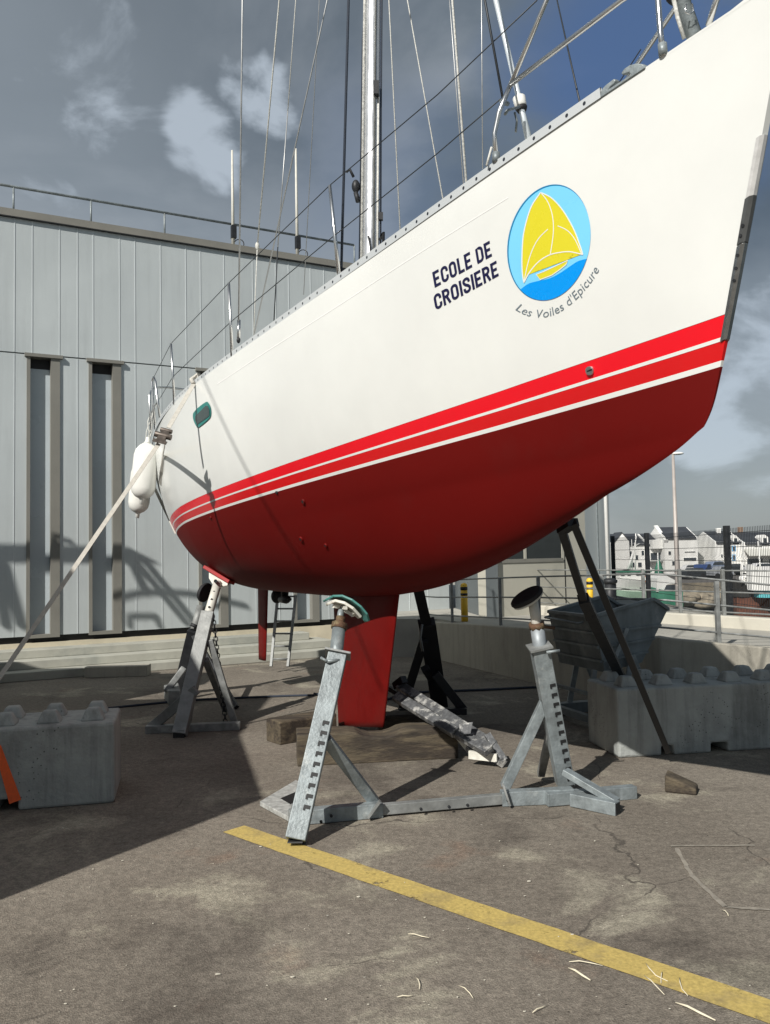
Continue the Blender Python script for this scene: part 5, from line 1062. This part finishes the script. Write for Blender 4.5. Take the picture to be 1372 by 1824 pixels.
# ================================================================ straws and chips on the asphalt
M_straw = mat('straw', (.72, .66, .5), .7, 0, .15, 40)
sd = [((727, 1667), (765, 1674), 'thin'), ((1013, 1728), (1052, 1750), 'thick'), ((1014, 1717), (1074, 1724), 'thin'), ((1151, 1720), (1190, 1752), 'thin'), ((1148, 1742), (1184, 1776), 'thin'), ((1211, 1746), (1226, 1778), 'thin'), ((708, 1780), (738, 1776), 'thin'), ((741, 1745), (747, 1766), 'thin'), ((949, 1808), (975, 1794), 'thin'), ((1204, 1790), (1275, 1822), 'thick'), ((818, 1760), (843, 1782), 'thin'), ((1286, 1624), (1298, 1635), 'thin'), ((1180, 1735), (1178, 1755), 'thin')]
where = ['lone thin straw left of the yellow line, below the cradle', 'thick pale straw lying between the yellow line and the bottom edge', 'thin straw lying just above the thick pale straw', 'thin straw crossing the yellow line, the topmost of the three there', 'curved straw below the yellow line, half across it', 'straw across the yellow line, the rightmost of the group', 'flat straw near the bottom edge, the leftmost one', 'short upright looking straw beside the leftmost flat straw', 'short straw near the bottom edge, left of the thick pale straw', 'longest straw, in the bottom right corner below the yellow line', 'faint curved straw right of the leftmost flat straw', 'short bit of straw beside the chalk corner at the right', 'tiny straw stub crossing the group on the yellow line']
for (a_, b_, k), lab in zip(sd, where):
    p0 = G(*a_)+V(0, 0, .008); p1 = G(*b_)+V(0, 0, .008); n_ = V(-(p1-p0)[1], (p1-p0)[0], 0)*random.uniform(-.15, .15); r = .0042 if k == 'thick' else .0021
    mb = MB(); mb.tube([p0, p0*.7+p1*.3+n_*.8+V(0, 0, .004), p0*.35+p1*.65+n_, p1], [r*.6, r, r, r*.5], 6); tag(mb.build('straw', M_straw), lab, 'straw', 'straws scattered on the asphalt')
M_chip = mat('pale_chip', (.6, .57, .48), .8, 0, .2, 30); chips = [(521, 1503+240, .0), (388, 1738, 0), (1020, 1667, 0), (935, 1598, 0), (943, 1572, 0), (112, 1477, 0), (218, 1535, 0), (640, 1600, 0), (815, 1779, 0), (465, 1510, 0), (1060, 1500, 0), (890, 1500, 0), (790, 1660, 0)]
mb = MB()
for _ in range(60): chips.append((random.uniform(20, 1350), random.uniform(1500, 1810), 0))
for i, (px, py, _) in enumerate(chips):
    c = G(px, py); r = random.uniform(.003, .009) if i < 13 else random.uniform(.0015, .004); n_ = random.randint(4, 6); q0 = random.uniform(0, 6)
    mb.prism([c+V(r*random.uniform(.6, 1.8)*math.cos(q0+6.28*j/n_), r*random.uniform(.5, 1.)*math.sin(q0+6.28*j/n_), .005) for j in range(n_)], V(0, 0, r*.5))
o = mb.build('gravel_chips', M_chip); o['kind'] = 'stuff'; o['label'] = 'tiny pale chips and grit scattered over the asphalt'; o['category'] = 'grit'
# ================================================================ unseen boat added left of the camera, shaped to shade the yard
nb = thing('added_shade_yacht', 'unseen motor yacht shape added outside the left edge to shade the yard', 'motor yacht', (-4.6, 5.2, 0))
a_ = V(-2.96, 2.35, 0); b_ = V(-4.05, 7.1, 0); dn = nrm(b_-a_); nl = V(-dn[1], dn[0], 0); vs = []; n_ = 14; Ln = np.linalg.norm(b_-a_); c = a_+nl*1.4; mb = MB()
for i in range(n_+1):
    k = i/n_; w_ = 1.4*math.sqrt(max(.03, 1-max(0, (k-.75)/.26)**2)); q = c+dn*Ln*k; ht = 2.45-.1*k
    vs += [q-nl*w_+V(0, 0, ht), q-nl*w_*.98+V(0, 0, .6), q+V(0, 0, .2), q+nl*w_*.98+V(0, 0, .6), q+nl*w_+V(0, 0, ht)]
mb.add(vs, [(i*5+j, i*5+(j+1) % 5, i*5+5+(j+1) % 5, i*5+5+j) for i in range(n_) for j in range(5)]+[tuple(range(5)), tuple(n_*5+j for j in range(5))]); mb.build('hull', M_fend, nb)
mb = MB(); mb.prism([c-nl*1.4+dn*.0+V(0, 0, 2.44), c-nl*1.35+dn*3.2+V(0, 0, 2.44), c-nl*1.35+dn*2.6+V(0, 0, 3.0), c-nl*1.4+dn*.0+V(0, 0, 3.0)], nl*2.7); mb.prism([V(-4.6, 2.3, 2.5), V(-4.6, 4.8, 2.5), V(-4.6, 4.7, 4.6), V(-4.6, 2.3, 4.6)], V(-1.8, 0, 0)); ca_ = mb.build('cabin', M_fend, nb)
mb = MB(); mb.prism([V(-4.59, 2.6, 3.4), V(-4.59, 4.4, 3.4), V(-4.59, 4.3, 4.1), V(-4.59, 2.6, 4.1)], V(.006, 0, 0)); mb.build('window', M_blk, ca_)
_p, _ = surf([(362, 668), (440, 838)], 0); _a, _b = _p[0]-np.array(LD)*6.3, _p[1]-np.array(LD)*6.3
mb = MB(); mb.tube([_a+(_a-_b)*.15, _b+(_b-_a)*1.3], .008, 8); mb.build('antenna', M_fend, nb)  # unseen thin pole added to cast the line shadow on the hull
for k in (1.2, 3.6):
    for s_ in (-1, 1): mb = MB(); q = c+dn*k+nl*s_*.8; mb.beam(q, q+V(0, 0, .5), .3, .3, (0, 1, 0)); mb.build('chock', M_wood, nb)
ct = thing('added_shade_container', 'unseen steel container added outside the left edge to shade the concrete steps', 'container', (-7, 8, 0))  # unseen block added to keep the steps in shade
mb = MB(); mb.aabb(-10.4, -4.55, 7.5, 8.6, .1, 3.1); ctb = mb.build('body', M_galv2, ct); mb = MB()
for k in range(28): mb.aabb(-10.3+k*.2, -10.2+k*.2, 7.46, 7.5, .2, 2.8)
mb.build('corrugation', M_galv2, ctb); mb = MB(); mb.aabb(-4.55, -4.5, 7.6, 8.04, .2, 2.8); mb.build('door', M_galv, ct); mb = MB(); mb.aabb(-4.55, -4.5, 8.06, 8.5, .2, 2.8); mb.build('door', M_galv, ct)
# unseen platform and ladder, shaped back along the sun from their shadow on the building
bp_ = thing('unseen_shadow_platform', 'unseen boarding platform with ladder outside the left edge, shaped to cast the shadow on the building', 'platform', (-9, 8, 0))
LDv = np.array(LD)
def back(px, py, d): s_ = fs_(px, py); p = FP(s_, 0, 0); return A(px, py, p[1])-LDv*d
dB = 7.0
mb = MB(); mb.prism([back(-260, 962, dB), back(228, 974, dB), back(288, 1005, dB), back(-260, 1003, dB)], -LDv*.12); mb.build('deck', M_galv2, bp_)
for pa_, pb_ in (((246, 1005), (334, 1112)), ((264, 1005), (350, 1112)), ((8, 1003), (40, 1118)), ((-5, 1003), (12, 1118)), ((262, 1058), (236, 1003))): mb = MB(); mb.beam(back(*pa_, dB), back(*pb_, dB), .07, .07); mb.build('brace', M_galv2, bp_)
mb = MB(); mb.tube([back(*p, dB) for p in smooth_line([(205, 1068), (250, 1057), (300, 1056), (350, 1060), (440, 1080)], 5)], .04, 6); mb.tube([back(*p, dB) for p in [(232, 1118), (232, 1100), (240, 1098), (280, 1098), (286, 1118)]], .035, 6); mb.tube([back(*p, dB) for p in [(100, 974), (104, 960), (128, 965)]], .03, 6); mb.build('rail', M_galv2, bp_)
for px in (-250, -60): p = back(px, 1003, dB); mb = MB(); mb.beam(V(p[0], p[1], 0), p, .1, .1); mb.build('leg', M_galv2, bp_)
# ================================================================ across the harbour
Yh = 125.
M_wbl = mat('blue_trim', (.12, .35, .6), .7, 0, .05, 1); M_wdw = mat('window_dark', (.05, .06, .07), .2, 0, .2, .3); M_chim = mat('chimney_brick', (.3, .2, .14), .8, 0, .2, 1)
def house(label, x0, x1, yr, ye, Y, gable=None, dep=9., wins=(), yb=None, wallm=M_white, name='house', flat=False):
    zr = A(x0, yr, Y)[2]; ze = A(x0, ye, Y)[2]; zb = -1.7; X0 = A(x0, 980, Y)[0]; X1 = A(x1, 980, Y)[0]; t = thing(name, label, 'house', ((X0+X1)/2, Y, zb))
    mb = MB(); mb.aabb(X0, X1, Y, Y+dep, zb, ze)
    if not flat:   # gable ends
        for X in (X0, X1-.25): mb.prism([V(X, Y, ze), V(X, Y+dep, ze), V(X, Y+dep/2, zr)], V(.25, 0, 0))
    mb.build('wall', wallm, t)
    rf = MB()
    if flat: rf.aabb(X0-.1, X1+.1, Y-.1, Y+dep, ze, ze+.25)
    else:
        rf.prism([V(X0+.2, Y-.25, ze-.1), V(X0+.2, Y+dep/2, zr+.08), V(X0+.2, Y+dep/2, zr-.1), V(X0+.2, Y-.25, ze-.28)], V(X1-X0-.4, 0, 0)); rf.prism([V(X0+.2, Y+dep+.2, ze-.1), V(X0+.2, Y+dep/2, zr+.08), V(X0+.2, Y+dep/2, zr-.1), V(X0+.2, Y+dep+.2, ze-.28)], V(X1-X0-.4, 0, 0))
    roof = rf.build('roof', M_slate, t)
    for w_ in wins:
        px, py, ww_, hh_ = w_[:4]; c = A(px, py, Y-.02); s_ = Y/FPX
        if len(w_) > 4: mb = MB(); mb.box(c-V(0, -.02, 0), V((ww_/2+1.6)*s_, 0, 0), V(0, .04, 0), V(0, 0, (hh_/2+1.4)*s_)); mb.build('shutter', M_wbl, t)
        mb = MB(); mb.box(c-V(0, .01, 0), V((ww_/2+.35)*s_, 0, 0), V(0, .05, 0), V(0, 0, (hh_/2+.35)*s_)); f = mb.build('window', M_white, t)
        mb = MB(); mb.box(c-V(0, .05, 0), V(ww_/2*s_, 0, 0), V(0, .03, 0), V(0, 0, hh_/2*s_)); mb.build('pane', M_wdw, f)
    return t, X0, X1, zr, ze, roof
def gable(t, px, pw, ypk, ye, Y):
    X = A(px, 980, Y)[0]; s_ = Y/FPX; zp = A(px, ypk, Y)[2]; ze = A(px, ye, Y)[2]; mb = MB(); w = pw/2*s_
    mb.prism([V(X-w, Y-.5, -1.7), V(X+w, Y-.5, -1.7), V(X+w, Y-.5, ze), V(X, Y-.5, zp), V(X-w, Y-.5, ze)], V(0, 4, 0)); mb.build('gable', M_white, t)
    mb = MB()
    for s in (-1, 1): mb.prism([V(X+s*(w+.15), Y-.65, ze-.15), V(X, Y-.65, zp+.12), V(X, Y-.65, zp-.02), V(X+s*(w+.15), Y-.65, ze-.3)], V(0, 4.2, 0))
    mb.build('roof', M_slate, t)
t, *_ = house('long white quayside house with a pointed front gable, leftmost in the row', 1088, 1154, 951, 969, Yh, wins=[(1108.5, 986, 3, 8), (1124, 986, 4, 8), (1134, 993, 5, 8), (1127, 1006, 6, 8), (1145, 985, 4, 8), (1140, 1006, 6, 8), (1101, 1006, 8, 7)])
gable(t, 1107, 25, 949, 963, Yh)
t, X0, X1, zr, ze, _ = house('white quayside house with a balcony, second from the left in the row', 1154, 1189, 950, 969, Yh-1, wins=[(1168, 991, 17, 12), (1172, 969.5, 4, 5), (1176, 969.5, 3, 5)])
mb = MB(); p = A(1172, 970, Yh-1.5); mb.aabb(p[0]-1., p[0]+.7, Yh-2.2, Yh+2, p[2]-.6, p[2]+.7); mb.build('dormer', M_white, t); mb = MB(); p = A(1171, 1000, Yh-2); mb.aabb(p[0]-1.2, p[0]+1.2, Yh-2.2, Yh-1, p[2]-.08, p[2]+.08); mb.build('balcony', M_galv2, t)
t, X0, X1, zr, ze, roof = house('tall white house with a big dark slate roof, above the quay wall', 1184, 1243, 938.5, 957, Yh-3, dep=8, wins=[(1229, 983, 18, 1.2), (1229, 996, 22, 5), (1200, 1003, 5, 7), (1193, 985, 4, 6)])
mb = MB(); mb.prism([V(X0-.05, Yh-3.3, ze-.4), V(X0-.05, Yh+1., zr+.35), V(X0-.05, Yh+1.4, zr+.35), V(X0-.05, Yh-2.6, ze-1.4)], V(.5, 0, 0)); mb.build('parapet', M_white, t)
house('low distant grey house between the two taller white ones', 1243, 1262, 981, 990, Yh+30, wins=[(1250, 1000, 3, 4)], wallm=mat('grey_render', (.3, .3, .3), .8, 0, .1, .5)); house('small distant house with a steep dark roof, left of the blue shuttered house', 1258, 1277, 966, 978, Yh+22, wins=[(1266, 988, 3, 5)], wallm=MATS['grey_render'])
t, X0, X1, zr, ze, roof = house('white house with blue shuttered windows on the quay', 1274, 1326, 946, 965, Yh-4, wins=[(1307.5, 977, 3.4, 7, 1), (1307.5, 993, 3.4, 8, 1), (1322, 990, 3, 7), (1286, 990, 2.5, 5)])
mb = MB(); p = A(1311, 961, Yh-4); mb.prism([p+V(-.4, 0, -.7), p+V(.4, 0, -.7), p+V(.4, 0, .25), p+V(0, 0, .65), p+V(-.4, 0, .25)], V(0, 2.5, 0)); dm_ = mb.build('dormer', M_white, roof if False else t); mb = MB(); mb.box(p+V(0, -.03, -.1), V(.2, 0, 0), V(0, .03, 0), V(0, 0, .28)); mb.build('pane', M_wdw, dm_)
for px, py in ((1319, 940), (1280, 942)): p = A(px, py, Yh); mb = MB(); mb.aabb(p[0]-.3, p[0]+.3, Yh-.3, Yh+.3, p[2]-1.2, p[2]+.1); mb.build('chimney', M_chim if px > 1300 else M_white, roof)
t, X0, X1, zr, ze, roof = house('wide white shop building with a pale awning at the right edge', 1325.5, 1420, 948, 967, Yh-5, wins=[(1345, 1003, 28, 15), (1385, 1003, 30, 15), (1350, 973, 12, 1.5)])
mb = MB(); a_ = A(1326, 983, Yh-5.2); b_ = A(1420, 983, Yh-5.2); mb.prism([V(a_[0], Yh-5.1, a_[2]+.4), V(a_[0], Yh-6.8, a_[2]-.5), V(a_[0], Yh-6.8, a_[2]-.6), V(a_[0], Yh-5.1, a_[2]+.2)], V(b_[0]-a_[0], 0, 0)); mb.build('awning', mat('awning_cloth', (.6, .6, .55), .8, 0, .05, 1), t)
p = A(1363, 961, Yh-5); mb = MB(); mb.prism([p+V(-.5, 0, -.8), p+V(.5, 0, -.8), p+V(.5, 0, .3), p+V(0, 0, .7), p+V(-.5, 0, .3)], V(0, 2.5, 0)); dm_ = mb.build('dormer', M_white, t); mb = MB(); mb.box(p+V(0, -.03, -.1), V(.2, 0, 0), V(0, .03, 0), V(0, 0, .3)); mb.build('pane', M_wdw, dm_)
# cars on the far quay
def car(label, px, py, Y, L_, m, yaw=0., h=1.45):
    p = G(px, py, -1.7); Yc = p[1]; k = Y/Yc; c = V(A(px, 985, Y)[0], Y, -1.7); t = thing('parked_car', label, 'car', c, 'cars parked on the far quay'); d = V(math.cos(yaw), math.sin(yaw), 0); n_ = V(-d[1], d[0], 0)
    prof = [(-.5, .25), (-.5, .62), (-.42, .72), (-.2, .76), (-.1, .98), (.2, 1.), (.34, .98), (.44, .72), (.5, .6), (.5, .25)]
    mb = MB(); mb.prism([c+d*a*L_+V(0, 0, z*h)-n_*.85 for a, z in prof], n_*1.7); b = mb.build('body', m, t, bevel=.06)
    g = [(-.19, .76), (-.1, .95), (.2, .965), (.33, .95), (.4, .76)]; mb = MB(); mb.prism([c+d*a*L_+V(0, 0, z*h)-n_*.87 for a, z in g], n_*1.74); mb.build('window', M_wdw, t)
    for a in (-.32, .32): mb = MB(); q = c+d*a*L_+V(0, 0, .32); mb.tube([q-n_*.88, q+n_*.88], .32, 14); mb.build('wheel', M_blk, t)
cw = mat('car_white', (.75, .75, .75), .3, 0, .02, 1); cb = mat('car_blue', (.03, .06, .17), .3, 0, .05, 1); cdk = mat('car_dark', (.03, .035, .04), .3, 0, .05, 1); cs = mat('car_silver', (.4, .42, .45), .3, .3, .05, 1)
car('white car parked in front of the tall white house', 1225, 1020, 112, 3.2, cw, .0); car('blue car parked at the gap between the houses', 1249, 1030, 104, 2.6, cb, .9, 1.6); car('light blue van parked right of the blue car', 1268, 1026, 106, 3.0, mat('car_pale', (.22, .27, .38), .3, 0, .05, 1), .3, 1.9)
car('dark car parked in front of the blue shuttered house', 1303, 1022, 108, 3.2, cdk, 0., 1.5); car('silver car parked near the quay edge', 1281, 1036, 98, 2.6, cs, .2, 1.4); car('dark car parked left of the blue one, near the quay edge', 1232, 1036, 97, 2.6, cdk, .2, 1.3); car('white car parked before the shop windows', 1350, 1030, 104, 3.4, cw, .0, 1.6)
# fishing boats
def hull_simple(t, X0, X1, Y, zb, zt, m, wid=3., bow=1, name='hull', sheer_=.5):
    n = 12; mb = MB(); vs = []
    for i in range(n+1):
        k = i/n; x = X0+(X1-X0)*k; b_ = wid/2*math.sqrt(max(0.02, 1-max(0, (k-.55)/.47)**2)) if bow > 0 else wid/2*math.sqrt(max(0.02, 1-max(0, (.45-k)/.47)**2)); z = zt+sheer_*((k if bow > 0 else 1-k)**3)
        vs += [V(x, Y-b_, z), V(x, Y-b_*.75, zb), V(x, Y+b_*.75, zb), V(x, Y+b_, z)]
    mb.add(vs, [(i*4+j, i*4+(j+1) % 4, i*4+4+(j+1) % 4, i*4+4+j) for i in range(n) for j in range(4)]+[(0, 1, 2, 3), tuple(n*4+j for j in range(4))]); return mb.build(name, m, t)
M_grn = mat('boat_green', (.05, .22, .14), .5, 0, .2, 1.5); M_mint = mat('boat_mint', (.42, .6, .46), .5, 0, .1, .6); M_bred = mat('boat_red_bottom', (.13, .05, .03), .7, 0, .4, 1.5); M_bblk = mat('boat_black', (.03, .028, .025), .6, 0, .3, 1); M_cyan = mat('boat_cyan', (.15, .55, .6), .4, 0, .05, 1)
Yb = 70.; xx = lambda px, Y=Yb: A(px, 1040, Y)[0]; zz_ = lambda py, Y=Yb: A(1150, py, Y)[2]
t1 = thing('fishing_boat', 'white trawler with a pale green band moored on the left beside the black bollard', 'fishing boat', (xx(1120), Yb, -4))
hull_simple(t1, xx(1080), xx(1150), Yb, zz_(1078), zz_(1052), M_mint, 4, -1, sheer_=.3); hull_simple(t1, xx(1079), xx(1150), Yb, zz_(1054), zz_(1032), M_white, 4.2, -1, 'bulwark', .4); hull_simple(t1, xx(1081), xx(1149), Yb, -4.3, zz_(1077), M_bred, 3.9, -1, 'bottom', 0)
mb = MB(); mb.aabb(xx(1094), xx(1150), Yb-1.5, Yb+1.5, zz_(1034), zz_(1018)); ca_ = mb.build('cabin', M_white, t1); mb = MB()
mb.aabb(xx(1092), xx(1151), Yb-1.7, Yb+1.7, zz_(1018), zz_(1015)); mb.build('roof', M_grn, t1)
for px in (1101, 1112, 1127, 1133, 1142): mb = MB(); mb.box(V(xx(px), Yb-1.52, zz_(1022)), V(.13, 0, 0), V(0, .02, 0), V(0, 0, .1)); mb.build('window', M_wdw, ca_)
mb = MB(); mb.tube([V(xx(1118), Yb, zz_(1018)), V(xx(1130), Yb, zz_(985))], .11, 8); mb.tube([V(xx(1124), Yb, zz_(1015)), V(xx(1137), Yb, zz_(955))], .05, 6); mb.tube([V(xx(1133), Yb, zz_(1015)), V(xx(1136), Yb, zz_(950))], .04, 6); mb.tube([V(xx(1142), Yb, zz_(968)), V(xx(1128), Yb, zz_(975))], .04, 6); mb.tube([V(xx(1128), Yb, zz_(960)), V(xx(1128), Yb, zz_(1015))], .03, 6); mb.build('mast', M_white, t1)
p = V(xx(1136), Yb-2.12, zz_(1030)); mb = MB(); mb.tube([p+V(.2*math.cos(q), 0, .2*math.sin(q)) for q in np.linspace(0, 2*math.pi, 16)], .045, 6, False); mb.build('lifebuoy', mat('buoy_orange', (.6, .2, .08), .6, 0, .1, 3), t1)
mb = MB()
for k in range(7): mb.box(V(xx(1127+k*2.6), Yb-2.11, zz_(1046)), V(.045, 0, 0), V(0, .01, 0), V(0, 0, .09))
mb.build('name_marks', M_wdw, t1)
t2 = thing('fishing_boat', 'white boat with a raked wheelhouse and green side, right of the trawler', 'fishing boat', (xx(1180), Yb-4, -4)); Y2_ = Yb-4
hull_simple(t2, xx(1156, Y2_), xx(1205, Y2_), Y2_, -4.2, zz_(1052, Y2_), M_grn, 3, -1, sheer_=.3); mb = MB(); mb.prism([V(xx(a, Y2_), Y2_-1.2, zz_(b_, Y2_)) for a, b_ in ((1161, 1053), (1163, 1030), (1173, 1022), (1198, 1036), (1196, 1040), (1180, 1041), (1172, 1053))], V(0, 2.4, 0)); mb.build('wheelhouse', M_white, t2)
mb = MB(); mb.prism([V(xx(a, Y2_), Y2_-1.23, zz_(b_, Y2_)) for a, b_ in ((1174, 1050), (1178, 1042), (1195, 1041), (1193, 1051))], V(0, .02, 0)); mb.build('window', M_wdw, t2); mb = MB(); mb.tube([V(xx(1174, Y2_), Y2_, zz_(1022, Y2_)), V(xx(1174, Y2_), Y2_, zz_(985, Y2_))], .05, 6); mb.build('mast', M_white, t2)
mb = MB(); mb.tube([V(xx(1175), Yb, zz_(1026)), V(xx(1175), Yb, zz_(1014)), V(xx(1175), Yb, zz_(996))], [.42, .36, .05], 8); tag(mb.build('folded_parasol', M_grn), 'dark green folded cover standing between the two boats', 'cover')
t3 = thing('fishing_boat', 'beached looking boat with a dark bow and rusty bottom, white rails above, at the right', 'fishing boat', (xx(1325), Yb, -4))
hull_simple(t3, xx(1306), xx(1352), Yb, zz_(1066), zz_(1047), M_bblk, 3.4, -1, sheer_=.6); hull_simple(t3, xx(1308), xx(1420), Yb, -4.3, zz_(1065), M_bred, 3.3, -1, 'bottom', 0)
mb = MB()
for a_, b_ in (((1308, 1030), (1340, 1032)), ((1308, 1030), (1318, 1046)), ((1320, 1030), (1325, 1047)), ((1332, 1030), (1336, 1046)), ((1313, 1022), (1330, 1024)), ((1306, 1038), (1345, 1042))): mb.tube([V(xx(a_[0]), Yb-1.5, zz_(a_[1])), V(xx(b_[0]), Yb-1.4, zz_(b_[1]))], .07, 6)
mb.ball((xx(1323), Yb-.5, zz_(1034)), .5, .5, .35); mb.tube([V(xx(1322), Yb, zz_(1030)), V(xx(1324), Yb, zz_(1005))], .12, 8); mb.build('bow_rail', M_white, t3)
t4 = thing('fishing_boat', 'white boat with a turquoise waterline at the right edge', 'fishing boat', (xx(1380, 68), 68, -4))
hull_simple(t4, xx(1347, 68), xx(1440, 68), 68, zz_(1068, 68), zz_(1053, 68), M_cyan, 3.6, -1, sheer_=.2); hull_simple(t4, xx(1335, 68), xx(1440, 68), 68, zz_(1055, 68), zz_(1040, 68), M_white, 4., -1, 'bulwark', 1.4); mb = MB(); mb.aabb(xx(1357, 68), xx(1400, 68), 67, 69.5, zz_(1040, 68), zz_(1022, 68)); mb.build('cabin', M_white, t4)
mb = MB(); mb.tube([V(xx(1357, 68), 68, zz_(1040, 68)), V(xx(1354, 68), 68, zz_(968, 68))], .06, 6); mb.build('mast', M_white, t4)
# rocks of the slipway below the quay
mb = MB()
for i in range(46):
    px = random.uniform(1185, 1300); py = random.uniform(1060, 1080); c = V(A(px, py, 80)[0], 80+random.uniform(-1.5, 3), zz_(py, 80)); mb.ball(c, random.uniform(.5, 1.4), random.uniform(.5, 1.), random.uniform(.25, .6), 7, 5)
mb.prism([V(xx(1180, 80), 79, -4.3), V(xx(1306, 80), 79, -4.3), V(xx(1306, 83), 83.6, -2.6), V(xx(1180, 83), 83.6, -2.6)], V(0, 0, .2)); o = mb.build('slipway_rocks', mat('pale_rock', (.36, .31, .23), .9, 0, .3, .8, .3, (.16, .14, .11), (.45, .6))); o['kind'] = 'stuff'; o['label'] = 'brownish rocks and rubble below the far quay wall'; o['category'] = 'rocks'
# street lamp
Yl = 42.; t = thing('street_lamp', 'tall slim grey street lamp with a small flat head, right of the bow', 'street lamp', (A(1208, 1045, Yl)[0], Yl, -4))
zt = A(1199, 809, Yl); zb_ = A(1208.5, 1060, Yl); mb = MB(); mb.tube([V(zb_[0], Yl, -4), V(zb_[0], Yl, zb_[2]), zt], [.15, .14, .07], 12); mb.build('pole', mat('lamp_grey', (.42, .38, .35), .5, .2, .1, 2), t)
mb = MB(); mb.ball(zt+V(.22, 0, .03), .33, .16, .08, 14, 8); mb.build('lamp_head', M_white, t)
# hills/far bank trees as a low mass
mb = MB(); n = 90; vs = []
for i in range(n+1): x = -200+900*i/n; vs += [V(x, 420, -1.8), V(x, 420, 3.5+2.2*math.sin(i*.7)+1.5*math.sin(i*2.3)), V(x, 470, -1.8)]
mb.add(vs, [(i*3+j, i*3+(j+1) % 3, i*3+3+(j+1) % 3, i*3+3+j) for i in range(n) for j in range(3)]); struct(mb.build('hills', mat('far_hill', (.07, .08, .07), .9, 0, .2, .05)))
